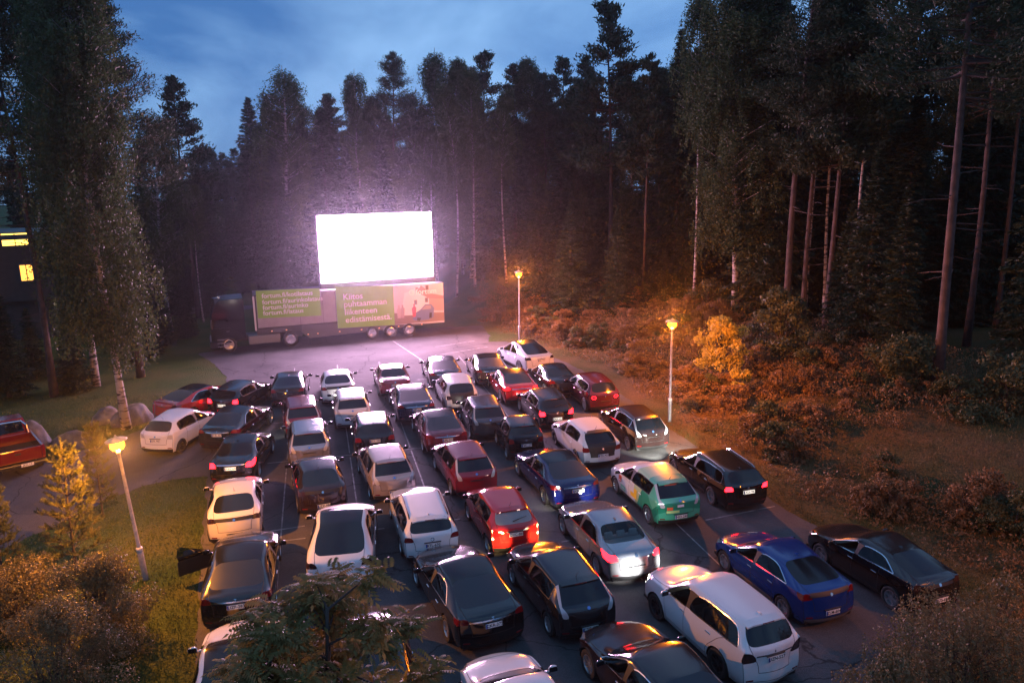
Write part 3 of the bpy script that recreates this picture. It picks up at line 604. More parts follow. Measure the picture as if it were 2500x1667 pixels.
def flat(name, pts, z, m, rag=.08):
    p = ragged(pts, .4, rag) if rag else pts
    bm = bmesh.new(); f = bm.faces.new([bm.verts.new((q.x, q.y, z)) for q in p]); bm.normal_update()
    if f.normal.z < 0: f.normal_flip()
    bmesh.ops.triangulate(bm, faces=[f]); me = bpy.data.meshes.new(name); bm.to_mesh(me); bm.free(); return obj(name, me, m)
asph = asphalt('asphalt', (.050, .049, .052), (.105, .102, .104))
lot = flat('car_park', LOTW, .012, asph); lot['kind'] = 'structure'
DRV = [(486, 945), (420, 958), (330, 985), (230, 1022), (100, 1062), (0, 1085), (-250, 1150), (-250, 1340), (0, 1262), (130, 1208), (240, 1150), (330, 1115), (400, 1101), (486, 1094)]
drv = flat('driveway', [D(x, y) for x, y in DRV], .008, asphalt('driveway_asphalt', (.06, .058, .058), (.10, .096, .094))); drv['kind'] = 'structure'
road = flat('back_road', [Vector(q) for q in ((-62, 52, 0), (-24, 70, 0), (-22, 75, 0), (-62, 60, 0))], .010, M.get('x') or asphalt('road_asphalt', (.06, .058, .06), (.1, .097, .095))); road['kind'] = 'structure'

# parking bay lines: long lines between the columns and short cross strokes
AX = Vector((math.cos(R(104)), math.sin(R(104)), 0)); AY = Vector((AX.y, -AX.x, 0))
line_m = mat('worn_line_paint', (.30, .30, .30), .7, noise=(.07, .068, .068), scale=4)
def line(a, b, wd=.07):
    d = (b - a).normalized(); q = Vector((-d.y, d.x, 0)) * wd / 2
    V = [a - q, b - q, b + q, a + q]; obj('parking_line', mesh_from('parking_line', [(v.x, v.y, .0165) for v in V], [(0, 1, 2, 3)]), line_m, lot)
O0 = D(652, 1150)
for k in range(0, 6):
    base = O0 + AY * (k * 2.62)
    for s0, s1 in ((-9, -3.6), (-3.2, 4), (4.4, 9.6), (10, 15.5), (16, 21)):
        a, b = base + AX * s0, base + AX * s1
        if edge_dist(a.x, a.y) == 0 and edge_dist(b.x, b.y) == 0: line(a, b, .05)
    for s0 in (-3.4, 4.2, 9.8, 15.8): 
        a, b = base + AX * s0 - AY * .8, base + AX * s0 + AY * .8
        if edge_dist(b.x, b.y) == 0: line(a, b)
for a, b in (((902, 783), (985, 838)), ((1000, 797), (1090, 783)), ((1010, 815), (1120, 797)), ((1075, 1420), (1075, 1421)), ((1620, 1195), (1780, 1163)), ((1290, 1245), (1310, 1241)), ((590, 1225), (700, 1208))):
    line(D(*a), D(*b))

# ------------------------------------------------------------------ the cars
RG = {1: (300, 830, 3.336), 2: (950, 800, 3.336), 3: (400, 1200, 3.357), 4: (1000, 1150, 3.033), 5: (1450, 1050, 2.476)}
def paint(name, c, metal=.25, **k): return dewy('paint_' + name, c, metal, **k)
k_black = paint('black', (.007, .007, .008), .1); k_white = paint('white', (.66, .66, .67), 0, film=.05); k_red = paint('red', (.36, .012, .014), .1); k_dred = paint('dark_red', (.12, .006, .012), .3)
k_navy = paint('navy', (.008, .014, .05), .3); k_blue = paint('blue', (.006, .036, .20), .3); k_silver = paint('silver', (.40, .40, .42), .7); k_grey = paint('grey', (.075, .08, .10), .5); k_brown = paint('brown', (.025, .014, .014), .3)
k_beige = paint('champagne', (.42, .36, .34), .5); k_char = paint('charcoal', (.018, .019, .022), .4); k_maroon = paint('maroon', (.10, .015, .025), .4); k_dblue = paint('deep_blue', (.004, .008, .075), .3)
k_pearl = paint('pearl', (.58, .54, .52), .15, film=.05); k_wine = paint('wine', (.20, .010, .022), .2)
def place(style, rg, x, y, hd, dz=.25):
    """ground position of the car's middle from where the lower edge of its tail shows, and its heading"""
    o = RG[rg]; p = G(o[0] + x / o[2], o[1] + y / o[2], dz); h = R(hd); Ln = STY[style]['L']
    return (p.x + math.cos(h) * Ln * .485, p.y + math.sin(h) * Ln * .485), h
def C(style, rg, x, y, hd, pt, label, **k):
    p, h = place(style, rg, x, y, hd); return car(style, p, h, pt, label, **k)
tb = lambda z=.9, w_=.52, h=.035, m=chrome: (z, w_, h, m)
def green_livery(c, S): pass
CARS = []
def add(n, *a, **k): CARS.append(n); return C(*a, **k)
add(1, 'lift', 1, 330, 645, 62, k_red, 'red car on the grass verge behind the white hatchback, side gleaming', roof=gl_top, pz=.8)
add(2, 'hatch', 1, 812, 600, 80, k_black, 'black hatchback with lit tail lights behind the verge, left of the charcoal liftback', plate='XNO-391', tail='on', lit_plate=True, wiper=True, spoiler=True, trim='black', emblem='ring')
add(3, 'ioniq', 1, 1345, 520, 101, k_char, 'charcoal liftback in the front row, left of the white liftback', spoiler=False, bar=(.98, .62, .12, black), trim='black')
add(4, 'ioniq', 1, 1760, 500, 104, k_white, 'white liftback in the front row with brightly lit bumper', bar=(.98, .62, .12, black), trim='black')
add(5, 'sedan', 1, 2225, 445, 104, k_wine, 'dark red saloon in the front row, between white and grey cars', plate='LMB-625', pz=.78)
add(6, 'lift', 2, 470, 475, 102, k_grey, 'dark grey liftback in the front row, its roof edge shining', pz=.82, bar=tb(.92))
add(7, 'lift', 2, 850, 450, 101, k_black, 'black liftback in the front row beside the white crossover', plate='LFM-830', pz=.82, bar=tb(.92))
add(8, 'cross', 2, 1240, 350, 114, k_white, 'white crossover at the far right end of the front row', plate='IZK-772', roof=gl_top, tail='smoke', pz=.88, trim='black')
add(9, 'zoe', 1, 275, 905, 80, k_white, 'white hatchback parked on the driveway beside the verge', plate='EZR-793', tail='clear', emblem='disc', pz=.72, trim='black', rimc=dark_alloy, rim='multi', ant='rod', rear_glass=None)
add(10, 'lift', 1, 775, 875, 87, k_black, 'black liftback between the white hatchback and the saloon with red lights', plate='EHB-467', roof=gl_top, bar=tb(.92), pz=.82)
add(11, 'leaf', 1, 1480, 775, 108, k_wine, 'dark red hatchback ahead of a silver one, left of the white hatchback', tail='clear', spoiler=True, ant='rod', trim='black')
add(12, 'leaf', 1, 1880, 700, 104, k_white, 'white hatchback behind the white liftback, bright blue badge', tail='clear', spoiler=True, ant='rod', trim='black', beams=(-1, 1), beam_w=70, beam_col=(1, .75, .38))
add(13, 'lift', 2, 230, 755, 104, k_navy, 'navy liftback left of the white and black city car', plate='LMT-633', bar=tb(.92), pz=.80)
add(14, 'i3', 2, 600, 660, 104, k_white, 'small city car with white flanks and black tailgate', plate='ZKA-441', roof=k_white, hatch=black, hood=black, tail='smoke', pz=.55, trim='black', beams=(), rim='multi', rimc=dark_alloy)
add(15, 'lift', 2, 1085, 600, 104, k_red, 'bright red liftback with black glass roof and lit tail', roof=gl_top, tail='dim', bar=tb(.92), pz=.82)
add(16, 'lift_s', 2, 1440, 545, 106, k_black, 'black liftback with a white glare on its left tail, near the hedge', roof=gl_top, tail='red', pz=.82)
add(17, 'leaf', 1, 1530, 1015, 106, k_silver, 'silver hatchback between the dark red one and the brown-black liftback', tail='clear', spoiler=True, ant='rod', trim='black')
add(18, 'hatch', 1, 2060, 920, 104, k_black, 'black hatchback with a pale pink sheen on its roof, left of a dark red liftback', plate='JKX-395', wiper=False, spoiler=False, pz=.80, emblem='ring', trim='black', ant='fin')
add(19, 'lift', 2, 480, 1010, 105, k_dred, 'dark red liftback with chrome tail bar, left of the grey hatchback', plate='SMJ-949', bar=tb(.92), pz=.80)
add(20, 'leaf', 2, 830, 880, 103, k_grey, 'grey hatchback behind the white and black city car', tail='clear', spoiler=True, ant='rod', trim='black', beams=(-1, 1), beam_w=90, beam_col=(1, .75, .38))
add(21, 'leaf_b', 2, 1370, 800, 105, k_black, 'black hatchback with angular red tail lights lit', plate='SMX-657', tail='on', lit_plate=True, spoiler=True, wiper=True, ant='rod', trim='black', pz=.62, beams=(-1, 1), beam_w=260, beam_col=(1, .9, .7))
add(22, 'i3', 2, 1760, 655, 106, k_maroon, 'maroon city car with glowing ring tail lights by the hedge', tail='smoke', trim='black', beams=(-1,), beam_w=800, rings=True, beam_col=(1, 1, .92), pz=.55)
add(23, 'sedan', 1, 885, 1155, 96, k_black, 'black saloon with both tail lights glowing at the driveway mouth', plate='UNN-640', tail='on', lit_plate=True, bar=tb(.92), pz=.80, roof=gl_top, beams=(1,), beam_w=90, emblem=None)
add(24, 'ampera', 1, 1640, 1390, 109, k_brown, 'brown-black liftback ahead of the white crossover with the glass roof', plate='UZZ-996', tail='smoke', bar=(.955, .60, .10, black), pz=.48, ant='rod', trim='black')
add(25, 'leaf', 1, 2220, 1275, 109, k_beige, 'champagne hatchback with blue badge ahead of the white estate', plate='BPU-278', tail='clear', spoiler=True, ant='rod', trim='black', pz=.46)
add(26, 'smart', 2, 1120, 1030, 104, k_black, 'tiny black two-seat car beside the white hatchback', plate='ZMC-279', tail='red', pz=.66, trim='black', spoiler=True, wiper=True)
add(27, 'leaf_b', 2, 1740, 1105, 106, k_white, 'white hatchback with black tailgate and angular red lights', plate='VZU-427', hatch=black, tail='red', spoiler=True, ant='rod', trim='black', pz=.62, rimc=dark_alloy, rim='turbine')
add(28, 'leaf', 2, 2150, 980, 107, k_brown, 'brown-black hatchback beside the lamp post, bumper lit white', tail='clear', spoiler=True, ant='rod', trim='chrome', rim='turbine')
add(29, 'leaf', 2, 720, 1345, 108, k_wine, 'dark red hatchback with blue badge ahead of the bright red one', tail='clear', spoiler=True, ant='rod', trim='black')
add(30, 'lift', 2, 1540, 1440, 108, k_dblue, 'deep blue liftback with a blue glare on its bumper', plate='JKR-836', bar=tb(.92), pz=.80, roof=gl_top)
add(31, 'ampera', 3, 590, 395, 107, k_pearl, 'pearl white liftback behind the saloon with red lights, beside the lawn', plate='RTN-663', tail='smoke', bar=(.955, .60, .10, black), pz=.42, ant='rod', trim='black')
add(32, 'cross', 3, 1450, 810, 99, k_white, 'white crossover with large black glass roof above the foreground tree', roof=gl_top, tail='smoke', trim='black', pz=.88)
add(33, 'wagon', 4, 175, 645, 105, k_white, 'white estate car with black roof rails', plate='RTL-670', rails=black, pz=.72, wiper=False, spoiler=True, emblem='ring')
add(34, 'yaris', 4, 790, 575, 107, k_red, 'bright red hatchback with a pale misted rear window', plate='OVC-885', rear_glass=dewy('misted_glass', (.16, .17, .18), r_side=.35, r_top=.5, coat=0, film=.1), spoiler=True, wiper=True, bar=(.86, .3, .03, chrome), pz=.76, ant='rod', trim='black', emblem='ring')
def see_glass():
    m = bpy.data.materials.new('see_through_glass'); m.use_nodes = True; t = m.node_tree; t.nodes.remove(t.nodes['Principled BSDF'])
    a = t.nodes.new('ShaderNodeBsdfTransparent'); a.inputs[0].default_value = (.62, .66, .68, 1); b = t.nodes.new('ShaderNodeBsdfGlossy'); b.inputs['Roughness'].default_value = .05; f = t.nodes.new('ShaderNodeFresnel'); f.inputs[0].default_value = 1.5
    x = t.nodes.new('ShaderNodeMixShader'); t.links.new(f.outputs[0], x.inputs[0]); t.links.new(a.outputs[0], x.inputs[1]); t.links.new(b.outputs[0], x.inputs[2]); t.links.new(x.outputs[0], t.nodes['Material Output'].inputs[0]); return m
SEE = see_glass()
def liv_green():
    m = dewy('paint_green_livery', (.7, .7, .7), 0, film=.03); t = m.node_tree
    mx = [n for n in t.nodes if n.bl_idname == 'ShaderNodeMix'][0]
    tc = t.nodes.new('ShaderNodeTexCoord'); sp = t.nodes.new('ShaderNodeSeparateXYZ'); t.links.new(tc.outputs['Object'], sp.inputs[0])
    def plane(a, b, c):           # 1 where a*y + b*z + c > 0
        m1 = t.nodes.new('ShaderNodeMath'); m1.operation = 'MULTIPLY_ADD'; m1.inputs[1].default_value = a; m1.inputs[2].default_value = c; t.links.new(sp.outputs['Y'], m1.inputs[0])
        m2 = t.nodes.new('ShaderNodeMath'); m2.operation = 'MULTIPLY_ADD'; m2.inputs[1].default_value = b; t.links.new(sp.outputs['Z'], m2.inputs[0]); t.links.new(m1.outputs[0], m2.inputs[2])
        m3 = t.nodes.new('ShaderNodeMath'); m3.operation = 'GREATER_THAN'; m3.inputs[1].default_value = 0; t.links.new(m2.outputs[0], m3.inputs[0]); return m3.outputs[0]
    prev = None; base = (.66, .66, .66, 1)
    for fac, c in ((plane(-1, 0.2, -.55), (.42, .55, .30, 1)), (plane(-1, -.5, -.45), (.03, .28, .17, 1)), (plane(-1, .9, -2.35), (.10, .40, .26, 1)), (plane(-1, -1.2, -1.0), (.015, .21, .12, 1)), (plane(-1, -.9, -1.55), (.05, .33, .20, 1))):
        q = t.nodes.new('ShaderNodeMix'); q.data_type = 'RGBA'; t.links.new(fac, q.inputs[0]); q.inputs[7].default_value = c
        if prev is None: q.inputs[6].default_value = base
        else: t.links.new(prev, q.inputs[6])
        prev = q.outputs[2]
    t.links.new(prev, mx.inputs[6]); t.links.new(prev, mx.inputs[7]); return m
d_yel = mat('decal_yellow', (.72, .47, .02), .35); d_org = mat('decal_orange', (.62, .09, .03), .35); d_grn = mat('decal_green', (.10, .42, .24), .35); d_lgt = mat('decal_light_green', (.42, .62, .22), .35); d_wht = mat('decal_white', (.75, .75, .75), .35)
def green_livery(c, S):
    sq = lambda y0, y1, z0, z1: (lambda a, b: hit_side(S, -1, lerp(y0, y1, a), lerp(z0, z1, b)))
    def dec(y0, y1, z0, z1, m, off=.006):
        me = patch('decal', sq(y0, y1, z0, z1), 6, 4, off)
        if me: obj('decal', me, m, c)
    dec(.68, .92, .66, .88, d_org); dec(.34, .72, .42, .60, d_grn); dec(-.62, -.12, .50, .66, d_yel); dec(-.62, -.40, .66, .86, d_yel); dec(.40, .66, .48, .50, d_wht, .009); dec(.44, .66, .53, .545, d_wht, .009); dec(.72, .88, .70, .72, d_wht, .009)
    rq = lambda x0, x1, z0, z1: (lambda a, b: hit_rear(S, lerp(x0, x1, a), lerp(z0, z1, b)))
    for x0, x1, z0, z1, m in ((-.48, -.28, .70, .80, d_org), (-.50, -.06, .60, .68, d_lgt), (-.12, .12, .78, .86, d_wht), (-.34, .10, 1.36, 1.40, d_org)):
        me = patch('decal', rq(x0, x1, z0, z1), 5, 3, .008)
        if me: obj('decal', me, m, c)
add(35, 'sedan', 4, 1680, 785, 107, k_silver, 'silver saloon with glaring lit tail and cream headrests', tail='on', pz=.55, seats=True, rear_glass=SEE, beams=(-1, 1), beam_w=110)
add(36, 'leaf', 5, 520, 550, 106, liv_green(), 'white and green hatchback with yellow angle and stickers', plate='NIO-240', tail='clear', spoiler=True, ant='rod', trim='black', pz=.46, livery=green_livery)
add(37, 'wagon', 5, 930, 455, 106, k_black, 'black estate car with bright roof rails and lit red tail lights', plate='CKX-983', tail='on', lit_plate=True, rails=chrome, pz=.78, beams=(-1, 1), beam_w=1100, beam_col=(1, .98, .86))
add(38, 'lift', 3, 605, 1090, 104, k_black, 'black liftback with its driver door wide open over the lawn', plate='UZF-283', bar=tb(.92, .62), pz=.80, open_door=True)
add(39, 'lift', 4, 625, 1275, 112, k_black, 'black liftback with chrome tail bar in front of the foreground tree', plate='CKR-375', bar=tb(.92, .62), pz=.80, beams=())
add(40, 'leaf', 4, 1330, 1205, 110, k_char, 'glossy black hatchback with blue badge and pale tall lights, behind the red hatchback', plate='CTB-876', tail='clear', spoiler=True, ant='rod', trim='black', pz=.46, rim='turbine', beams=(-1, 1), beam_w=170, dash=True, beam_col=(1, .62, .2))
add(41, 'suv', 5, 1085, 1515, 112, k_white, 'tall white sport utility car with dark rear window', plate='UZN-527', tail='smoke', bar=(.99, .5, .035, chrome), pz=.88, emblem='three', rim='turbine', rimc=dark_alloy, spoiler=True, dash=True, beams=(-1, 1), beam_w=300, beam_col=(1, .97, .95), low=k_white)
add(42, 'ioniq', 5, 1430, 1140, 109, k_blue, 'bright blue liftback with white wheels', plate='ZLM-604', bar=(.98, .62, .10, black), pz=.50, low=mat('grey_bumper', (.12, .11, .11), .5), rim='five', dash=True)
add(43, 'ampera', 5, 2085, 1080, 110, k_black, 'black liftback nearest the grass slope at right', plate='RTS-694', tail='smoke', bar=(.93, .5, .08, black), pz=.56, rim='five')
add(44, 'cross', 3, 560, 2330, 104, k_white, 'white crossover at the bottom left half hidden by foreground tree', roof=gl_top, tail='smoke', trim='chrome')
add(45, 'lift', 3, 1820, 2160, 106, k_char, 'dark car mostly hidden under the foreground tree leaves', roof=gl_top)
add(46, 'ioniq', 4, 1140, 2480, 110, k_white, 'white car cut off by the bottom edge, left of the brown one')
add(47, 'lift', 5, 800, 2040, 113, k_brown, 'brown-black car cut off by the bottom edge beside the white utility car')

# red pickup on the driveway --------------------------------------------------
k_prd = paint('pickup_red', (.17, .008, .008), .1)
def pickup(pos, h):
    c = thing('pickup_truck', 'red pickup truck on the driveway by the boulders', 'pickup', (pos[0], pos[1], 0), h - math.pi / 2)
    b = bevel_mesh(MB().box(-.98, .98, .55, 2.7, .55, 1.12).box(-.96, .96, -.15, .60, .55, 1.16).mesh('b'), .06, 2); obj('body', b, k_prd, c)
    for sd in (1, -1): obj('bed_side', bevel_mesh(MB().box(min(sd * .98, sd * .86), max(sd * .98, sd * .86), -2.65, -.13, .62, 1.20).mesh('s'), .03, 2), k_prd, c)
    tg = obj('tailgate', bevel_mesh(MB().box(-.85, .85, -2.72, -2.62, .66, 1.19).mesh('t'), .03, 2), k_prd, c); obj('handle', MB().box(-.11, .11, -2.745, -2.72, .98, 1.04).mesh('h'), black, tg)
    obj('bed_floor', MB().box(-.86, .86, -2.62, -.15, .62, .70).mesh('f'), black, c)
    obj('rear_bumper', bevel_mesh(MB().box(-.98, .98, -2.95, -2.74, .48, .64).mesh('bu'), .03, 2), dark_alloy, c)
    V = [(-.92, .62, 1.1), (.92, .62, 1.1), (.92, -.12, 1.14), (-.92, -.12, 1.14), (-.92, 1.5, 1.1), (.92, 1.5, 1.1), (-.74, -.02, 1.80), (.74, -.02, 1.80), (-.74, .75, 1.82), (.74, .75, 1.82)]
    obj('cab', bevel_mesh(mesh_from('cab', V, [(3, 2, 7, 6), (6, 7, 9, 8), (8, 9, 5, 4), (2, 1, 5, 9, 7), (0, 3, 6, 8, 4), (0, 4, 5, 1), (0, 1, 2, 3)]), .05, 2), k_prd, c)
    obj('rear_window', mesh_from('rw', [(-.70, -.128, 1.22), (.70, -.128, 1.22), (.62, -.045, 1.70), (-.62, -.045, 1.70)], [(0, 1, 2, 3)]), glass, c)
    for sd in (1, -1):
        obj('window', mesh_from('sw', [(sd * .915, .0, 1.22), (sd * .915, 1.25, 1.2), (sd * .775, .75, 1.72), (sd * .775, .06, 1.70)], [(0, 1, 2, 3)]), glass, c)
        obj('tail_light', bevel_mesh(MB().box(min(sd * .86, sd * .985), max(sd * .86, sd * .985), -2.70, -2.6, .78, 1.12).mesh('tl'), .01, 1), lens_red, c)
        obj('sport_bar', MB().tube([(sd * .8, -.4, 1.18), (sd * .76, -.35, 1.55), (sd * .60, -.25, 1.72), (0, -.25, 1.74)], .045, 8).mesh('bar'), chrome, c)
        for y in (1.75, -1.6): wl = obj('wheel', TYRE, rubber, c, (sd * .86, y, .38), (0, 0, 0 if sd > 0 else math.pi), (.38, .38, .38)); obj('rim', RIM['five'], alloy, wl)
    pl = obj('licence_plate', PLATE, plate_w, c, (.25, -2.97, .58)); obj('plate_characters', text_mesh('JKA-17', .11, 'CENTER', 1.0, .002), plate_k, pl, (0, -.0115, 0), (R(90), 0, 0))
    obj('chassis', MB().box(-.6, .6, -2.7, 2.4, .34, .60).mesh('ch'), black, c)
p = G(50, 1143, .45); h = R(131); pickup((p.x + math.cos(h) * 2.85, p.y + math.sin(h) * 2.85), h)

# ------------------------------------------------------------------ street lamps
pole_m = mat('galvanised', (.38, .36, .36), .5, metal=.3, noise=(.25, .24, .24), scale=8); SODIUM = (1, .215, .010)
def sodium_glass():
    m = bpy.data.materials.new('sodium_glass'); m.use_nodes = True; t = m.node_tree; t.nodes.remove(t.nodes['Principled BSDF']); a = t.nodes.new('ShaderNodeBsdfTransparent'); e = t.nodes.new('ShaderNodeEmission'); e.inputs[0].default_value = (1, .20, .008, 1); e.inputs[1].default_value = 6
    x = t.nodes.new('ShaderNodeAddShader'); t.links.new(a.outputs[0], x.inputs[0]); t.links.new(e.outputs[0], x.inputs[1]); t.links.new(x.outputs[0], t.nodes['Material Output'].inputs[0]); return m
lamp_glow = sodium_glass()
def street_lamp(p, h, label, power=LAMP_W, tilt=0, color=(1, .235, .011)):
    c = thing('street_lamp', label, 'street lamp', p, 0, 'sodium lamps round the car park'); c.rotation_euler = (0, tilt, 0)
    obj('pole', MB().lathe([(.085, 0), (.085, h * .22), (.055, h * .23), (.045, h - .42)], 14).mesh('pole', True), pole_m, c)
    obj('collar', MB().lathe([(.088, h * .215), (.095, h * .22), (.095, h * .235), (.06, h * .24)], 14).mesh('collar', True), mat('lamp_band', (.6, .55, .5), .4), c)
    obj('neck', MB().lathe([(.045, h - .45), (.055, h - .42), (.06, h - .312), (.0, h - .312)], 16).mesh('neck', True), pole_m, c)
    obj('globe', MB().lathe([(.05, h - .31), (.15, h - .285), (.205, h - .20), (.20, h - .10), (.14, h - .03), (0, h - .03)], 20).mesh('globe', True), lamp_glow, c)
    obj('cap', MB().lathe([(.0, h - .025), (.29, h - .025), (.31, h + .0), (.26, h + .03), (.05, h + .09), (0.02, h + .16), (0, h + .16)], 24).mesh('cap', True), pole_m, c)
    for r_, k in ((1, 12),):
        l = bpy.data.lights.new('sodium_light', 'POINT'); l.energy = power; l.color = color; l.shadow_soft_size = .08
        o = bpy.data.objects.new('sodium_light', l); col.objects.link(o); o.parent = c; o.location = (0, 0, h - .17)
l0 = D(335, 1330); street_lamp((l0.x, l0.y, 0), 4.45, 'sodium street lamp on the left lawn beside the clipped shrub', tilt=R(-4.5), color=(1, .31, .020), power=LAMP_W * .75)
l1 = D(1538, 968); street_lamp((l1.x, l1.y, 0), 4.9, 'sodium street lamp beside the brown-black hatchback')
l2 = D(1194, 786); street_lamp((l2.x, l2.y, 0), 5.0, 'farthest sodium street lamp, behind the white crossover', power=LAMP_W)
l3 = Vector((15.2, 15.5, 0)); street_lamp((l3.x, l3.y, hz(l3.x, l3.y)), 4.9, 'sodium street lamp on the slope at the right margin', power=LAMP_W * .22)

# ------------------------------------------------------------------ film lorry: tractor, trailer, banners, screen
A = D(528, 809); B = D(939, 771); tdir = (B - A).normalized(); tdir.z = 0; tn = Vector((-tdir.y, tdir.x, 0))      # tn points away from the camera
TR = math.atan2(tdir.y, tdir.x)
def T(x, y):                                   # point of the photo -> (metres along the lorry from the front axle, height) on its near side
    d = ray(480 + x / 3.36 if True else 0, 480 + y / 3.36); o = Vector((0, 0, CAM_H)); t = (A - o).dot(tn) / d.dot(tn); q = o + d * t; return ((q - A).dot(tdir), q.z)
TC = lambda label, name, cat: thing(name, label, cat, (A.x, A.y, 0), TR)    # local: x along, y away, z up; near side is y = 0
tk_black = dewy('lorry_black', (.004, .004, .005), 0, r_side=.12, r_top=.3, coat=.3, film=.002); tk_grey = mat('trailer_grey', (.34, .34, .36), .45, metal=.2, noise=(.27, .27, .29), scale=1.5); tk_dark = mat('trailer_dark', (.035, .035, .04), .5)
def big_wheel(par, x, r=.5, y=.15, shiny=chrome):
    for yy, rz in ((y, -math.pi / 2), (2.5 - y, math.pi / 2)):
        wl = obj('wheel', TYRE, rubber, par, (x, yy, r), (0, 0, rz), (r * .9, r, r)); obj('rim', RIM['cap'], shiny, wl)
cab = TC('black lorry tractor at the left end of the film trailer', 'lorry_tractor', 'lorry')
x0 = T(130, 1240)[0]; x1 = T(385, 900)[0]; zt = T(200, 850)[1]
V = []; prof = [(x0 + .05, .35), (x0, .7), (x0, 1.6), (x0 + .10, 2.7), (x0 + .35, zt - .25), (x0 + .8, zt), (x1, zt + .05), (x1, 1.0), (x1, .9)]
bm_ = MB(); bm_.V += [(x, 0.02, z) for x, z in prof] + [(x, 2.48, z) for x, z in prof]; n = len(prof); bm_.F.append(tuple(range(n))); bm_.F.append(tuple(range(n, 2 * n))[::-1]); bm_.F += [(i, i + n, (i + 1) % n + n, (i + 1) % n) for i in range(n)]
me = bm_.mesh('cab'); bmx = bmesh.new(); bmx.from_mesh(me); bmesh.ops.recalc_face_normals(bmx, faces=bmx.faces); bmx.to_mesh(me); bmx.free(); obj('cab', bevel_mesh(me, .07, 2), tk_black, cab)
obj('windscreen', mesh_from('ws', [(x0 - .02, .2, 1.75), (x0 - .02, 2.3, 1.75), (x0 + .09, 2.3, 2.65), (x0 + .09, .2, 2.65)], [(0, 1, 2, 3)]), glass, cab)
obj('side_window', MB().box(x0 + .25, x0 + 1.2, -.012, .03, 1.75, 2.45).mesh('sw'), glass, cab)
dr = obj('door', bevel_mesh(MB().box(x0 + .18, x0 + 1.28, -.006, .03, .95, 1.70).mesh('dr'), .01, 1), tk_black, cab); obj('handle', MB().box(x0 + 1.0, x0 + 1.2, -.04, 0, 1.45, 1.5).mesh('hd'), chrome, dr)
for i in range(3): obj('step', MB().box(x0 + .35, x0 + 1.15, -.02, .2, .42 + .24 * i, .47 + .24 * i).mesh('st'), chrome, cab)
obj('roof_light_bar', MB().box(x0 + .65, x0 + .72, .3, 2.2, zt + .05, zt + .2).mesh('lb'), chrome, cab)
obj('air_horn', MB().lathe([(.03, 0), (.04, .3), (.12, .5)], 10, 'x', (x0 + .3, .6, zt + .08)).mesh('hn'), chrome, cab)
obj('mirror', bevel_mesh(MB().box(x0 + .02, x0 + .14, -.32, -.08, 1.75, 2.35).mesh('mr'), .02, 1), black, cab)
obj('bumper', bevel_mesh(MB().box(x0 - .12, x0 + .5, 0.0, 2.5, .30, .85).mesh('bp'), .05, 2), tk_black, cab)
for yy in (.25, 2.25): obj('headlight', bevel_mesh(MB().box(x0 - .14, x0 - .1, yy - .18, yy + .18, .55, .8).mesh('hl'), .01, 1), head_off, cab)
obj('fuel_tank', bevel_mesh(MB().box(x1 + .15, T(690, 1180)[0], .05, .8, .38, 1.0).mesh('ft'), .08, 2), mat('tank_grey', (.22, .23, .22), .4, metal=.5), cab)
xd = T(775, 1190)[0]; obj('chassis', MB().box(x0 + .3, xd + .9, .75, 1.75, .55, .95).mesh('cs'), tk_dark, cab); obj('mudguard', MB().lathe([(.62, -.02), (.62, .5)], 22, 'y', (xd, .05, .55)).mesh('mg'), tk_dark, cab) if False else None
big_wheel(cab, 0, .52, shiny=alloy); big_wheel(cab, xd, .52)
tr = TC('long black and grey film trailer carrying the screen and banners', 'film_trailer', 'trailer')
xa = T(478, 900)[0]; xb = T(2030, 900)[0]; ztop = T(2030, 702)[1]; zg = T(700, 1085)[1]; zl = T(1300, 1160)[1]; xg = T(868, 1100)[0]; zm = T(1500, 1095)[1]
obj('upper_body', bevel_mesh(MB().box(xa, xb, .02, 2.52, 1.45, ztop).mesh('ub'), .03, 2), tk_dark, tr)
obj('front_edge', MB().box(xa - .12, xa - .003, -.02, .10, 1.35, ztop - .1).mesh('fe'), mat('pale_edge', (.6, .6, .58), .5), tr)
pxs = [T(x, 900)[0] for x in (490, 845, 1035, 1140, 1620, 2025)]
for a, b in zip(pxs[:-1], pxs[1:]): obj('side_panel', bevel_mesh(MB().box(a + .012, b - .012, -.004, .05, 1.52, ztop - .1).mesh('sp'), .008, 1), tk_grey, tr)
obj('gooseneck', bevel_mesh(MB().box(xa, xg, .03, 2.5, 1.05, 1.46).mesh('gn'), .02, 1), tk_dark, tr)
obj('skirt', bevel_mesh(mesh_from('sk', [(xg, .0, 1.44), (xb, .0, 1.44), (xb, .0, .80), (xg + 6.2, .0, .62), (xg + .5, .0, .48), (xg, .0, .9)] + [(xg, 2.5, 1.44), (xb, 2.5, 1.44), (xb, 2.5, .80), (xg + 6.2, 2.5, .62), (xg + .5, 2.5, .48), (xg, 2.5, .9)], [(0, 5, 4, 3, 2, 1), (6, 7, 8, 9, 10, 11), (0, 1, 7, 6), (1, 2, 8, 7), (2, 3, 9, 8), (3, 4, 10, 9), (4, 5, 11, 10), (5, 0, 6, 11)]), .02, 1), mat('skirt_grey', (.07, .072, .078), .45), tr)
for x in (1440, 1592, 1743): big_wheel(tr, T(x, 1115)[0], .47, y=.02)
for x in (620, 740, 915, 995, 1175, 1355, 1500, 1660, 1850): xx = T(x, 1120)[0]; obj('marker_lamp', MB().box(xx - .05, xx + .05, -.02, .03, (1.2 if xx < xg else .75), (1.26 if xx < xg else .81)).mesh('ml'), mat('marker', (.8, .4, .15), .3, emit=(1, .5, .2), es=.6), tr)
xl = T(935, 1190)[0]; obj('landing_leg', MB().box(xl - .05, xl + .05, .3, .4, .02, .7).box(xl - .12, xl + .12, .25, .45, .0, .03).mesh('ll'), chrome, tr)
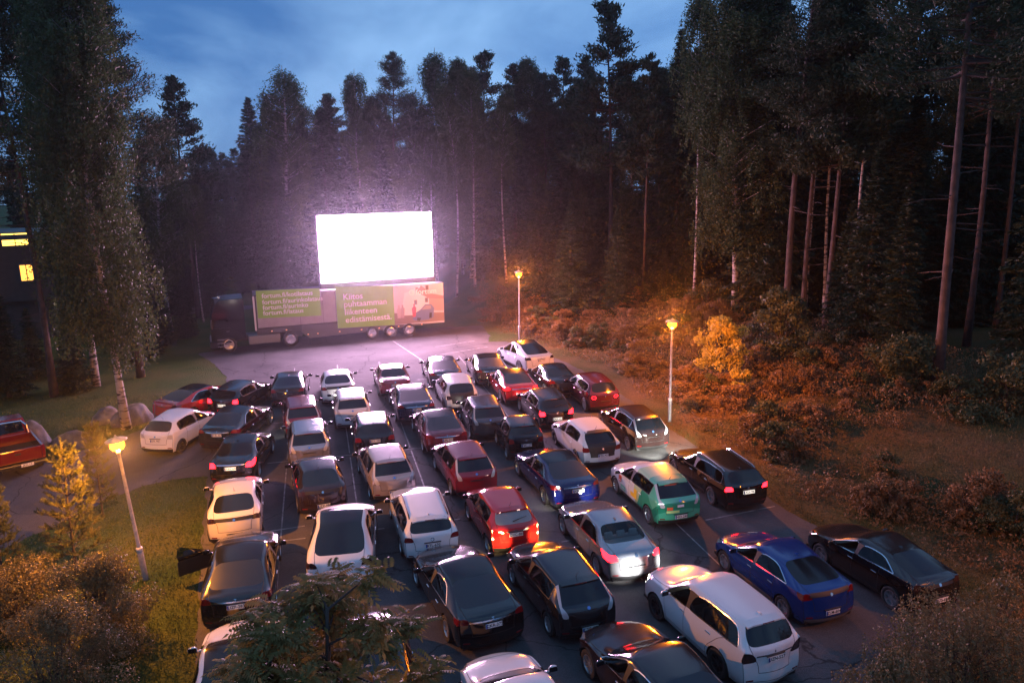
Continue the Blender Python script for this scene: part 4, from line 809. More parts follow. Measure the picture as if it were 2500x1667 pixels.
# banners
green_b = mat('banner_green', (.20, .44, .05), .6, noise=(.24, .50, .07), scale=.7); letter = mat('banner_letters', (.82, .82, .80), .6)
def cloth(x0, x1, z0a, z0b, z1a, z1b, y=-.03, nx_=40, nz_=14, seed=0):
    r_ = random.Random(seed); ph = [r_.uniform(0, 6) for _ in range(6)]
    V = [(lerp(x0, x1, i / nx_), y - .012 * math.sin(9 * i / nx_ + 5 * j / nz_ + ph[0]) - .010 * math.sin(17 * i / nx_ - 9 * j / nz_ + ph[1]) * (1 - j / nz_), lerp(lerp(z0a, z0b, i / nx_), lerp(z1a, z1b, i / nx_), j / nz_)) for j in range(nz_ + 1) for i in range(nx_ + 1)]
    return mesh_from('cloth', V, [(j * (nx_ + 1) + i, j * (nx_ + 1) + i + 1, (j + 1) * (nx_ + 1) + i + 1, (j + 1) * (nx_ + 1) + i) for j in range(nz_) for i in range(nx_)], True)
def put_text(par, s, x, z, size, m=letter, y=-.062, align='LEFT'): return obj('lettering', text_mesh(s, size, align, 1.0, size * .012), m, par, (x, y, z), (R(90), 0, 0))
b1 = TC('green banner with four web addresses on the left of the trailer', 'banner', 'banner')
q0, q1 = T(495, 900)[0], T(1018, 900)[0]; zA, zB = T(500, 998)[1], T(1020, 975)[1]; zC, zD = T(490, 772)[1], T(1015, 750)[1]
obj('fabric', cloth(q0, q1, zA, zB, zC, zD, seed=1), green_b, b1)
hh = (zC - zA)
for k, s in enumerate(('fortum.fi/kotilataus', 'fortum.fi/aurinkolataus', 'fortum.fi/aurinko', 'fortum.fi/lataus')): put_text(b1, s, T(540, 900)[0], T(700, (806, 857, 902, 946)[k])[1], hh * .235)
b2 = TC('green and photo banner thanking for cleaner traffic on the right of the trailer', 'banner', 'banner')
q0, q1 = T(1147, 900)[0], T(1618, 900)[0]; zA, zB = T(1150, 1080)[1], T(1618, 1052)[1]; zC, zD = T(1147, 742)[1], T(1618, 726)[1]
obj('fabric', cloth(q0, q1, zA, zB, zC, zD, seed=2), green_b, b2)
hh = zC - zA
for k, s in enumerate(('Kiitos', 'puhtaamman', 'liikenteen', 'edistämisestä.')): put_text(b2, s, T((1203, 1206, 1208, 1212)[k], 900)[0], T(1380, (812, 872, 936, 1000)[k])[1], hh * .205)
q2 = T(2026, 880)[0]; z0_, z1_ = zB + .02, T(2026, 705)[1]
photo = obj('photo_print', cloth(q1 + .004, q2, zB, T(2026, 1030)[1], zD, z1_, y=-.03, seed=3), mat('print_sky', (.50, .50, .56), .6, noise=(.58, .57, .62), scale=.4), b2)
pw, ph_ = q2 - q1, z1_ - z0_
def pr(pts, m, y): obj('print_shape', mesh_from('print_shape', [(q1 + a * pw, y, z0_ + b * ph_) for a, b in pts], [tuple(range(len(pts)))]), m, b2)
pr([(.0, .0), (1, .0), (1, .22), (0, .30)], mat('print_ground', (.22, .18, .17), .6), -.058)
pr([(.12, .22), (.72, .20), (.70, .86), (.52, .95), (.22, .80)], mat('print_wall', (.68, .67, .72), .6), -.060)
pr([(.46, .80), (.70, .62), (1, .58), (1, .66), (.75, .74), (.55, .97)], mat('print_roof', (.30, .20, .20), .6), -.062)
pr([(.70, .30), (1, .26), (1, .60), (.70, .63)], mat('print_wood', (.34, .30, .30), .6), -.061)
for a, b in ((.40, .48), (.62, .52), (.44, .80), (.64, .84)): pr([(a, b), (a + .06, b), (a + .06, b + .12), (a, b + .12)], mat('print_window', (.12, .10, .12), .6), -.064)
carp = [(.36, .10), (.42, .06), (.66, .06), (.78, .12), (.80, .36), (.74, .46), (.62, .47), (.52, .34), (.38, .24)]
pr(carp, mat('print_car', (.12, .17, .34), .6), -.066); pr([(.54, .33), (.63, .44), (.73, .43), (.74, .34)], mat('print_glass', (.30, .30, .36), .6), -.068)
pr([(.44, .06), (.50, .04), (.53, .12), (.45, .14)], black, -.069); pr([(.69, .10), (.74, .10), (.75, .24), (.70, .24)], black, -.069)
for a, m in ((.06, (.45, .38, .40)), (.13, (.38, .30, .33)), (.36, (.45, .06, .08))): pr([(a, .16), (a + .06, .16), (a + .075, .40), (a + .05, .44), (a + .05, .50), (a + .02, .50), (a + .02, .44), (a - .01, .38)], mat('print_person_%d' % int(a * 100), m, .6), -.070)
logo = put_text(b2, 'fortum', q1 + .44 * pw, z0_ + .80 * ph_, ph_ * .20, y=-.075)
obj('logo_mark', MB().lathe([(.62, 0), (1, 0), (1, .01)], 28, 'y').mesh('lm'), letter, b2, (q1 + .36 * pw, -.076, z0_ + .80 * ph_), None, (ph_ * .075,) * 3); obj('logo_mark', MB().lathe([(.0, 0), (.34, 0), (.34, .01)], 20, 'y').mesh('lm2'), letter, b2, (q1 + .375 * pw, -.076, z0_ + .80 * ph_), None, (ph_ * .075,) * 3)
# screen
scr = TC('huge white glowing film screen standing above the trailer', 'film_screen', 'screen')
s0, s1 = T(1022, 500)[0], T(1962, 500)[0]; zs0, zs1 = T(1500, 688)[1], T(1500, 146)[1]
glow = mat('screen_light', (0, 0, 0), .5, emit=(1.0, .58, .94), es=SCREEN_L)
cols_, rows_ = 6, 4                                 # cabinets of the display wall
for i in range(cols_):
    for j in range(rows_):
        xa_, xb_ = lerp(s0, s1, i / cols_), lerp(s0, s1, (i + 1) / cols_); za_, zb_ = lerp(zs0, zs1, j / rows_), lerp(zs0, zs1, (j + 1) / rows_)
        obj('panel', mesh_from('panel', [(xa_ + .004, .90, za_ + .004), (xb_ - .004, .90, za_ + .004), (xb_ - .004, .90, zb_ - .004), (xa_ + .004, .90, zb_ - .004)], [(0, 1, 2, 3)]), glow, scr)
obj('back', bevel_mesh(MB().box(s0 - .08, s1 + .08, .92, 1.35, zs0 - .08, zs1 + .08).mesh('bk'), .02, 1), tk_dark, scr)
for x in (lerp(s0, s1, .2), lerp(s0, s1, .8)): obj('mast', MB().box(x - .15, x + .15, 1.1, 1.4, ztop, zs0 + .5).mesh('ms'), tk_dark, scr)
obj('cover', bevel_mesh(MB().box(s0 - .1, s1 + .1, .75, 1.5, ztop - .02, zs0 - .09).mesh('cv'), .03, 1), tk_dark, scr)

# ------------------------------------------------------------------ vegetation
nr = np.random.default_rng(11)
pine_n = leafmat('pine_needles', (.020, .034, .016), (.045, .062, .028)); spruce_n = leafmat('spruce_needles', (.013, .026, .012), (.030, .048, .022)); birch_l = leafmat('birch_leaves', (.035, .055, .018), (.075, .10, .035), trans=.35)
bush_l = leafmat('bush_leaves', (.04, .055, .022), (.085, .095, .04)); maple_l = leafmat('maple_leaves', (.26, .23, .04), (.42, .33, .06), trans=.4); brown_l = leafmat('thicket_leaves', (.11, .075, .035), (.20, .12, .055)); rowan_l = leafmat('rowan_leaves', (.15, .15, .045), (.27, .20, .08), trans=.5); grass_l = leafmat('grass_blades', (.045, .08, .016), (.085, .10, .03)); grey_l = leafmat('willow_leaves', (.06, .08, .05), (.11, .13, .09))
pine_b = mat('pine_bark', (.026, .020, .018), .9, noise=(.072, .048, .040), scale=3, bump=.6); spruce_b = mat('spruce_bark', (.035, .028, .025), .9, noise=(.06, .05, .044), scale=4, bump=.5)
def birch_bark():
    m = bpy.data.materials.new('birch_bark'); m.use_nodes = True; t = m.node_tree; b = t.nodes['Principled BSDF']; b.inputs['Roughness'].default_value = .8
    tc = t.nodes.new('ShaderNodeTexCoord'); mp_ = t.nodes.new('ShaderNodeMapping'); mp_.inputs['Scale'].default_value = (1.4, 1.4, 5.0); n = t.nodes.new('ShaderNodeTexNoise'); n.inputs['Scale'].default_value = 1.3; n.inputs['Detail'].default_value = 5
    t.links.new(tc.outputs['Object'], mp_.inputs[0]); t.links.new(mp_.outputs[0], n.inputs[0]); r_ = t.nodes.new('ShaderNodeValToRGB'); r_.color_ramp.elements[0].position = .40; r_.color_ramp.elements[1].position = .50; r_.color_ramp.elements[0].color = (.03, .026, .024, 1); r_.color_ramp.elements[1].color = (.30, .275, .26, 1)
    t.links.new(n.outputs[0], r_.inputs[0]); t.links.new(r_.outputs[0], b.inputs['Base Color']); return m
birch_b = birch_bark()
def unit(a): return a / (np.linalg.norm(a, axis=-1, keepdims=True) + 1e-9)
def rhomb(c, d, l, w_, nrm=None):
    """leaf-shaped quads at c along d"""
    n = len(c); d = unit(d); q = unit(np.cross(d, nr.normal(size=(n, 3)) if nrm is None else nrm)); l = np.asarray(l).reshape(-1, 1) * np.ones((n, 1)); w_ = np.asarray(w_).reshape(-1, 1) * np.ones((n, 1))
    return np.stack([c - d * l * .5, c + q * w_ * .5 - d * l * .05, c + d * l * .5, c - q * w_ * .5 - d * l * .05], axis=1).reshape(-1, 3)
def trunk_tube(h, r0, bends=.25, n=9, top=.02, flare=1.35):
    ph = nr.uniform(0, 6, 4); pts = []; rad = []
    for k in range(n + 1):
        t = k / n; pts.append((bends * math.sin(t * 3 + ph[0]) * t, bends * math.sin(t * 2.3 + ph[1]) * t, h * t)); rad.append(max(top, r0 * (1 - t) ** .75 * (flare if k == 0 else 1)))
    return pts, rad
def at_h(pts, h, z):
    t = max(0, min(.9999, z / h)) * (len(pts) - 1); i = int(t); f = t - i; a, b = pts[i], pts[i + 1]; return np.array([lerp(a[q], b[q], f) for q in range(3)])
def make_pine(h=24, c0=.48, rad=2.6, nb=70, seed=1, dead=8, dens=1.7, r0=.17, tl=(.22, .44), tw=(.08, .15)):
    global nr; nr = np.random.default_rng(seed); pts, rr = trunk_tube(h, r0, .35); mb = MB().tube(pts, rr, 9); Cs = []; Ds = []
    for b in range(nb):
        t = nr.uniform(0, 1) ** .9; z = h * (c0 + (1 - c0) * t) * .985; s = (1 - t) ** .7 * (.55 + .45 * math.sin(min(1, (t + .12) * 3.2) * math.pi / 2)); ln = rad * s * nr.uniform(.55, 1.15) + .25
        az = nr.uniform(0, 2 * math.pi); el = lerp(-.12, .75, t ** 1.3) + nr.normal(0, .12); o = at_h(pts, h, z); d = np.array([math.cos(az) * math.cos(el), math.sin(az) * math.cos(el), math.sin(el)])
        tip = o + d * ln + np.array([0, 0, .14 * ln]); mid = o + d * ln * .55 - np.array([0, 0, .03 * ln]); mb.tube([o, mid, tip], [.05 * (ln / rad) + .012, .028, .008], 4, False)
        k = int(ln * 46 * dens) + 14; f = nr.uniform(.42, 1.05, k)[:, None]; p = o + (mid - o) * np.minimum(f / .55, 1) + (tip - mid) * np.maximum((f - .55) / .45, 0)
        p = p + nr.normal(0, 1, (k, 3)) * np.array([.20, .20, .13]) * (.6 + .35 * ln); Cs.append(p); Ds.append(d * .7 + np.array([0, 0, .7]) + nr.normal(0, .6, (k, 3)))
    for b in range(dead):
        z = h * nr.uniform(.18, c0); az = nr.uniform(0, 6.3); o = at_h(pts, h, z); d = np.array([math.cos(az), math.sin(az), nr.uniform(-.25, .25)]); ln = nr.uniform(.6, 2.2); mb.tube([o, o + d * ln * .6, o + d * ln + np.array([0, 0, nr.uniform(-.3, .2)])], [.03, .018, .006], 4, False)
    c = np.concatenate(Cs); return mb.mesh('trunk', True), mesh_np('crown', rhomb(c, np.concatenate(Ds), nr.uniform(*tl, len(c)), nr.uniform(*tw, len(c))), 4)
def make_spruce(h=20, rad=2.3, nb=130, seed=2, c0=.06, r0=.2, dens=1.0):
    global nr; nr = np.random.default_rng(seed); pts, rr = trunk_tube(h, r0, .12); mb = MB().tube(pts, rr, 8); Cs = []; Ds = []
    for b in range(nb):
        t = (b + nr.uniform(0, 1)) / nb; z = h * (c0 + (1 - c0) * t); ln = rad * (1 - t) ** .8 * nr.uniform(.7, 1.12) + .15; az = b * 2.39996 + nr.normal(0, .3); o = at_h(pts, h, z); el = lerp(-.38, .5, t ** 1.6)
        d = np.array([math.cos(az) * math.cos(el), math.sin(az) * math.cos(el), math.sin(el)]); tip = o + d * ln + np.array([0, 0, .10 * ln]); mb.tube([o, tip], [.025, .006], 3, False)
        k = int(ln * 42 * dens) + 8; f = nr.uniform(.15, 1.03, k)[:, None]; sidev = np.array([-math.sin(az), math.cos(az), 0]); p = o + (tip - o) * f + sidev * nr.normal(0, .22, (k, 1)) * ln * (1.1 - f) ** .5 * .9; p[:, 2] -= np.abs(nr.normal(0, .13, k)); Cs.append(p); Ds.append(d + sidev * nr.normal(0, .7, (k, 1)) + np.array([0, 0, -.35]) + nr.normal(0, .25, (k, 3)))
    c = np.concatenate(Cs); return mb.mesh('trunk', True), mesh_np('crown', rhomb(c, np.concatenate(Ds), nr.uniform(.28, .5, len(c)), nr.uniform(.08, .15, len(c))), 4)
def make_birch(h=23, c0=.28, rad=2.5, nb=60, seed=3, r0=.17, leaf=.10, dens=1.0, bends=.6):
    global nr; nr = np.random.default_rng(seed); pts, rr = trunk_tube(h, r0, bends); mb = MB().tube(pts, rr, 9); Cs = []; Ds = []
    for b in range(nb):
        t = nr.uniform(0, 1); z = h * (c0 + (1 - c0) * t * .97); ln = rad * (math.sin((t * .80 + .20) * math.pi) ** .7) * nr.uniform(.45, 1.15) + .3; az = nr.uniform(0, 6.3); el = nr.uniform(.35, 1.0); o = at_h(pts, h, z); d = np.array([math.cos(az) * math.cos(el), math.sin(az) * math.cos(el), math.sin(el)]); tip = o + d * ln
        mb.tube([o, o + d * ln * .6, tip], [.03, .018, .005], 4, False)
        for s in range(int(7 * dens)):                                     # hanging strands
            f = nr.uniform(.3, 1.0); q = o + d * ln * f + nr.normal(0, .22, 3); L_ = nr.uniform(.5, 2.2); k = int(L_ * 15) + 5; u = nr.uniform(0, 1, k)[:, None]; out_ = np.array([math.cos(az), math.sin(az), 0]) * .35 * nr.uniform(.2, 1.2)
            p = q + out_ * np.sqrt(u) + np.array([0, 0, -1]) * u * L_ + nr.normal(0, .07, (k, 3)); Cs.append(p); Ds.append(np.array([0, 0, -1]) + nr.normal(0, .8, (k, 3)))
    c = np.concatenate(Cs); return mb.mesh('trunk', True), mesh_np('crown', rhomb(c, np.concatenate(Ds), nr.uniform(leaf, leaf * 1.9, len(c)), nr.uniform(leaf * .8, leaf * 1.2, len(c))), 4)
def make_leafy(h, c0, rad, n, leaf, seed, stems=1, lumps=22, flat=1.0, r0=.05):
    """small broad-leaved tree or shrub: leaves on lumps of different size with gaps between them"""
    global nr; nr = np.random.default_rng(seed); mb = MB(); lc = []
    for k in range(lumps):
        t = nr.uniform(0, 1); z = h * (c0 + (1 - c0) * t) * .95; rr_ = rad * (math.sin((t * .78 + .16) * math.pi) ** .6) * nr.uniform(.15, .95); az = nr.uniform(0, 6.3); lc.append(((math.cos(az) * rr_, math.sin(az) * rr_, z), nr.uniform(.13, .32) * rad))
    for s in range(stems):
        a = nr.uniform(0, 6.3); f = [(math.cos(a) * .12 * (stems > 1), math.sin(a) * .12 * (stems > 1), 0)]; e = (math.cos(a) * rad * .25 * (stems > 1), math.sin(a) * rad * .25 * (stems > 1), h * .8); mb.tube([f[0], tuple(lerp(f[0][i], e[i], .5) + nr.normal(0, .05) for i in range(3)), e], [r0, r0 * .7, r0 * .2], 6, False)
    for (p, r_) in lc: z0 = max(.1, p[2] * .55); mb.tube([(p[0] * .1, p[1] * .1, z0), (p[0] * .6, p[1] * .6, (z0 + p[2]) / 2 + .05), p], [r0 * .45, r0 * .3, .006], 4, False)
    w_ = np.array([r_ ** 2 for _, r_ in lc]); idx = nr.choice(len(lc), n, p=w_ / w_.sum()); cc = np.array([p for p, _ in lc])[idx]; rr_ = np.array([r_ for _, r_ in lc])[idx][:, None]; d = unit(nr.normal(size=(n, 3))); f = nr.uniform(.45, 1.0, (n, 1)) ** .5 * (1 + .25 * np.sin(d[:, :1] * 9 + cc[:, :1] * 7))
    c = cc + d * rr_ * f * np.array([1, 1, .8 * flat]); c[:, 2] = np.maximum(c[:, 2], .04); return mb.mesh('stem', True), mesh_np('crown', rhomb(c, nr.normal(0, 1, (n, 3)), nr.uniform(leaf * .8, leaf * 1.5, n), nr.uniform(leaf * .55, leaf * .9, n), d + nr.normal(0, .45, (n, 3)) + np.array([0, 0, .35])), 4)
PINES = [make_pine(24, .46, 3.0, 100, 21), make_pine(24, .36, 2.8, 110, 22), make_pine(24, .54, 2.6, 84, 23), make_pine(24, .50, 2.9, 120, 24, 12, 3.6, .17, (.13, .24), (.04, .07))]
SPRUCES = [make_spruce(20, 2.4, 170, 31, dens=1.5), make_spruce(20, 2.8, 190, 32, c0=.03, dens=1.5)]
BIRCHES = [make_birch(23, .24, 2.7, 115, 41, dens=1.9, leaf=.095), make_birch(23, .22, 2.3, 105, 42, dens=1.8, leaf=.095), make_birch(23, .20, 2.5, 170, 43, dens=3.2, leaf=.085), make_birch(23, .58, 1.9, 60, 44, r0=.12, dens=1.8, leaf=.095, bends=.9)]
NOM = {'pine': 24, 'spruce': 20, 'birch': 23}; SETS = {'pine': PINES, 'spruce': SPRUCES, 'birch': BIRCHES}; LEAFM = {'pine': pine_n, 'spruce': spruce_n, 'birch': birch_l}; BARKM = {'pine': pine_b, 'spruce': spruce_b, 'birch': birch_b}
def at(u, dist, v=470):
    d = ray(u / .9408, v / .9408); return d.x / d.y * dist, dist
def topz(u, v, dist):
    d = ray(u / .9408, v / .9408); return CAM_H + d.z / d.y * dist
tcount = 0
def tree(kind, x, y, h, label, group=None, var=None, wide=1.0, lean=(0, 0)):
    global tcount; tcount += 1; st_ = SETS[kind]; tm, cm = st_[(var if var is not None else tcount) % len(st_)]; s = h / NOM[kind]; sw = s ** .8 * wide
    t = thing(kind + '_tree', label, 'tree', (x, y, hz(x, y) - .05), rng.uniform(0, 6.28), group); t.rotation_euler = (lean[0], lean[1], t.rotation_euler.z); obj('trunk', tm, BARKM[kind], t, None, None, (sw, sw, s)); obj('crown', cm, LEAFM[kind], t, None, None, (sw, sw, s)); return t
def ptree(kind, u, dist, vtop, label, **k):
    x, y = at(u, dist); return tree(kind, x, y, topz(u, vtop, dist) - hz(x, y), label, **k)
# single trees one can pick out
big = 'tall trees round the car park'
ptree('birch', 225, 36, -190, 'big birch with drooping crown at left, trunk rising by the boulders', var=2, wide=1.08, group=big)
ptree('pine', 275, 46, -30, 'tall pine just behind the big left birch', var=3, wide=1.25, group=big)
ptree('pine', 60, 42, -80, 'pine at the left edge with thin layered branches', var=3, wide=1.2, group=big)
ptree('birch', 165, 44, -100, 'second birch left of the big one, crown merging with it', var=2, wide=1.1, group=big)
ptree('pine', 430, 66, 172, 'stout pine with a pointed tip standing against the sky left of the gap', var=1, wide=1.35, group=big)
ptree('birch', 360, 60, 250, 'rounded birch between the two left pines', var=0, wide=1.3, group=big)
ptree('birch', 655, 80, 148, 'lone birch crown right of the sky gap behind the screen', var=0, wide=1.5, group=big)
ptree('pine', 1400, 64, -12, 'tallest pine against the sky with pink lower trunk', var=0, wide=1.25, group=big)
ptree('pine', 1482, 62, 118, 'slim pine with pink trunk right of the tallest pine', var=2, wide=1.0, group=big)
ptree('spruce', 1556, 66, 66, 'pointed spruce top between the pine and the leaning birch', var=0, group=big)
ptree('birch', 1700, 54, -140, 'tall birch with long drooping branches and a bright pink trunk', var=2, wide=1.35, group=big)
ptree('pine', 1822, 50, -260, 'thick pine trunk behind the ochre shrub', var=3, wide=1.3, group=big)
ptree('birch', 1866, 52, -120, 'birch trunk close beside the thick pine', var=3, group=big)
ptree('birch', 1912, 51, -160, 'spotted birch trunk right of the thick pine', var=3, group=big)
ptree('pine', 2075, 56, -100, 'reddish pine trunk half hidden by dark spruces', var=0, group=big)
ptree('pine', 2195, 35, -560, 'massive pine trunk at right with bare side branches', var=3, wide=1.3, lean=(0, R(1)), group=big)
ptree('pine', 2255, 43, -380, 'slimmer reddish pine right of the massive trunk', var=3, group=big)
ptree('pine', 2320, 47, -300, 'thin pine at the right edge of the picture', var=3, wide=.9, group=big)
for u, dist, v, lb in ((2010, 44, 330, 'dark young spruce left of the massive pine'), (2090, 40, 420, 'dense low spruce beside the massive pine'), (1960, 47, 460, 'dark spruce behind the birch trunks'), (1490, 60, 590, 'young spruce behind the second lamp'), (1420, 58, 470, 'ragged spruce behind the pink pine trunk'), (1580, 60, 420, 'spruce with hanging branches behind the yellow tree'), (1340, 68, 430, 'dark spruce left of the pink pine trunk')):
    ptree('spruce', u, dist, v, lb, group='dark spruces at the wood edge', wide=1.15)
for u, dist, v, lb in ((1042, 71, 190, 'thin pale birch trunk just right of the screen'), (1086, 72, 160, 'upright thin birch second to the right of the screen'), (1160, 73, 200, 'thin birch behind the farthest lamp'), (1600, 56, -20, 'thin birch between the spruce and the drooping birch'), (1748, 55, -60, 'thin birch right of the drooping birch'), (1985, 48, -80, 'thin birch left of the dark young spruce'), (440, 64, 420, 'thin birch left of the lorry cab')): ptree('birch', u, dist, v, lb, var=3, group='thin birches')
# the row of trees behind the screen
rowc = {}; ORD = ('first', 'second', 'third', 'fourth', 'fifth', 'sixth', 'seventh', 'eighth', 'ninth', 'tenth')
for kind, u, v in sorted((('spruce', 765, 222), ('birch', 832, 160), ('pine', 905, 116), ('birch', 955, 200), ('birch', 1000, 112), ('birch', 1060, 125), ('pine', 1115, 112), ('pine', 1085, 150), ('pine', 1180, 143), ('birch', 1225, 128), ('pine', 1290, 124), ('pine', 1340, 130), ('pine', 1255, 165), ('pine', 700, 260), ('pine', 605, 285), ('birch', 720, 235), ('birch', 870, 215)), key=lambda q: q[1]):
    rowc[kind] = rowc.get(kind, 0) + 1; ptree(kind, u, rng.uniform(82, 92), v, '%s %s from the left in the row behind the screen' % (ORD[rowc[kind] - 1], {'pine': 'dark pine', 'birch': 'drooping birch', 'spruce': 'slender spruce'}[kind]), group='tree row behind the screen', wide=1.25)
for k in range(20):
    u = 585 + k * 42 + rng.uniform(-14, 14); ptree(rng.choice(('spruce', 'birch', 'spruce')), u, rng.uniform(76, 84), rng.uniform(250, 420), 'shorter tree filling the row behind the screen', group='understorey behind the screen', wide=1.35)
for k in range(16):
    u = 455 + k * 16; x, y = at(u, 120 + rng.uniform(0, 20)); tree(rng.choice(('spruce', 'pine')), x, y, topz(u, 352 + rng.uniform(-14, 25), y) - hz(x, y), 'far low tree in the sky gap left of the screen', group='far trees in the gap', wide=1.4)
for u, dist, v in ((330, 70, 330), (395, 74, 380), (470, 82, 400), (250, 62, 380), (310, 56, 480), (520, 88, 430), (570, 84, 420), (150, 84, 250), (45, 86, 330), (-30, 84, 250), (-90, 80, 200), (430, 72, 520), (365, 68, 540), (480, 76, 560), (540, 78, 570), (300, 52, 640), (345, 55, 660), (395, 58, 640), (445, 66, 650), (255, 50, 700)):
    ptree('spruce' if v > 300 else 'pine', u, dist, v, 'dark tree in the left wood beside the lorry', group='left wood', wide=1.3)
ptree('spruce', 22, 46, 705, 'dense dark spruce at left in front of the house', wide=1.5); ptree('spruce', 110, 43, 740, 'low dark spruce at left above the boulders', wide=1.7); ptree('spruce', -50, 42, 640, 'dark spruce cut by the left picture edge', wide=1.5)
rr2 = random.Random(5); n_ = 0
while n_ < 64:
    y = rr2.uniform(22, 100); x = rr2.uniform(8, 75)
    d = edge_dist(x, y)
    if d < 13 or x > y * .78 + 8: continue
    if y < 45 and d < 16: continue
    kind = rr2.choice(('pine', 'pine', 'spruce', 'spruce', 'birch')); u_ = 1176 + x / y * 1787
    h = rr2.uniform(19, 26) if kind != 'spruce' else rr2.uniform(13, 23)
    if 1180 < u_ < 1640: h = min(h, CAM_H + (419 - 150) / 1900 * y * .93 - 1.5)
    tree(kind, x, y, h, '%s in the deep dark wood at right' % kind, group='deep wood at right', wide=1.2); n_ += 1

for k in range(46):
    u = 575 + k * 41 + rng.uniform(-12, 12); dist = rng.uniform(97, 125); x, y = at(u, dist); h = topz(u, rng.uniform(205, 300), dist) - hz(x, y)
    tree(rng.choice(('spruce', 'pine', 'spruce')), x, y, h, 'far tree closing the wood behind the others', group='far wall of the wood', wide=1.5)
for u, dist, v, kd in ((1515, 72, 150, 'pine'), (1450, 76, 170, 'birch'), (1590, 70, 110, 'spruce'), (1540, 80, 190, 'spruce'), (1625, 74, 60, 'pine'), (1660, 66, 20, 'spruce'), (1760, 62, -40, 'pine')): ptree(kd, u, dist, v, 'dark tree filling the wood between the tall pine and the drooping birch', group='wood between pine and birch', wide=1.4)
for k in range(26):
    u = 1230 + k * 44 + rng.uniform(-15, 15); dist = rng.uniform(58, 70) if u < 1900 else rng.uniform(46, 58); ptree('spruce', u, dist, rng.uniform(420, 620), 'low dark spruce in the undergrowth of the right wood', group='young spruces under the right wood', wide=1.6)
# shrubs, small trees and the foreground ------------------------------------
leafmat('hedge_leaves', (.085, .08, .035), (.16, .13, .065)); hedge_l = M['hedge_leaves']
def shrub(u, dist, v, c0, rad, n, leaf, seed, m, label, name='shrub', stems=5, lumps=26, cat='shrub', z=None, r0=.03, group=None):
    x, y = at(u, dist, v + 60); z0 = hz(x, y); h = topz(u, v, dist) - z0; sm, cm = make_leafy(h, c0, rad, n, leaf, seed, stems, lumps, 1.0, r0)
    t = thing(name, label, cat, (x, y, z0 - .03), rng.uniform(0, 6), group); obj('stem' if stems > 1 else 'trunk', sm, spruce_b, t); obj('crown', cm, m, t); return t
shrub(1655, 40.5, 728, .32, 1.75, 5200, .13, 51, maple_l, 'young tree with glowing yellow leaves right of the second lamp', 'maple_tree', 1, 46, 'tree', r0=.05)
shrub(1702, 37.5, 835, .40, .8, 1300, .13, 52, maple_l, 'small yellow sapling below the glowing young tree', 'sapling', 1, 12, 'tree', r0=.03)
shrub(1795, 42, 665, .18, 1.7, 5200, .15, 53, bush_l, 'ochre bushy tree in front of the thick pine trunk', 'bushy_tree', 3, 40, 'tree', r0=.06)
shrub(1335, 60, 668, .25, 1.9, 3600, .17, 54, grey_l, 'small grey-green tree on the bank left of the pink pine', 'bushy_tree', 2, 34, 'tree', r0=.06)
shrub(1625, 56, 640, .15, 1.7, 3000, .18, 55, bush_l, 'leafy young birch under the tall drooping birch', 'bushy_tree', 2, 30, 'tree', r0=.06)
shrub(2075, 36, 770, .10, 1.9, 4200, .15, 56, bush_l, 'dark leafy shrub left of the massive pine', 'shrub', 4, 36)
shrub(2320, 32, 820, .10, 1.9, 3600, .15, 57, bush_l, 'dark shrub at the right edge behind the grass slope', 'shrub', 4, 30)
shrub(2240, 31, 935, .08, 1.3, 2600, .12, 58, bush_l, 'low dark shrub at the foot of the massive pine', 'shrub', 4, 26)
shrub(1960, 38, 880, .08, 1.5, 2600, .14, 59, bush_l, 'round dark shrub at the wood edge', 'shrub', 4, 26)
shrub(1880, 40, 800, .08, 1.2, 2200, .14, 66, brown_l, 'brownish shrub with several bare stems', 'shrub', 6, 20)
shrub(215, 17.8, 1272, .02, 1.35, 30000, .048, 60, hedge_l, 'large rounded shrub at the foot of the left lamp', 'shrub', 7, 80)
shrub(110, 14.9, 1400, .02, 1.55, 30000, .045, 61, hedge_l, 'leafy shrub in the bottom left corner', 'shrub', 7, 70)
shrub(20, 19.0, 1310, .02, 1.6, 18000, .055, 62, hedge_l, 'dark shrub at the left edge below the young pines', 'shrub', 7, 60)
shrub(2230, 15.0, 1395, .02, 1.9, 34000, .048, 63, hedge_l, 'large shrub in the bottom right corner', 'shrub', 7, 90)
shrub(2050, 13.2, 1490, .02, 1.1, 13000, .045, 64, hedge_l, 'low shrub beside the asphalt at the bottom right', 'shrub', 6, 40)
shrub(2290, 15.8, 1318, .25, 1.0, 3000, .055, 65, hedge_l, 'loose shrub spray reaching over the tail of the black liftback', 'shrub', 5, 26)
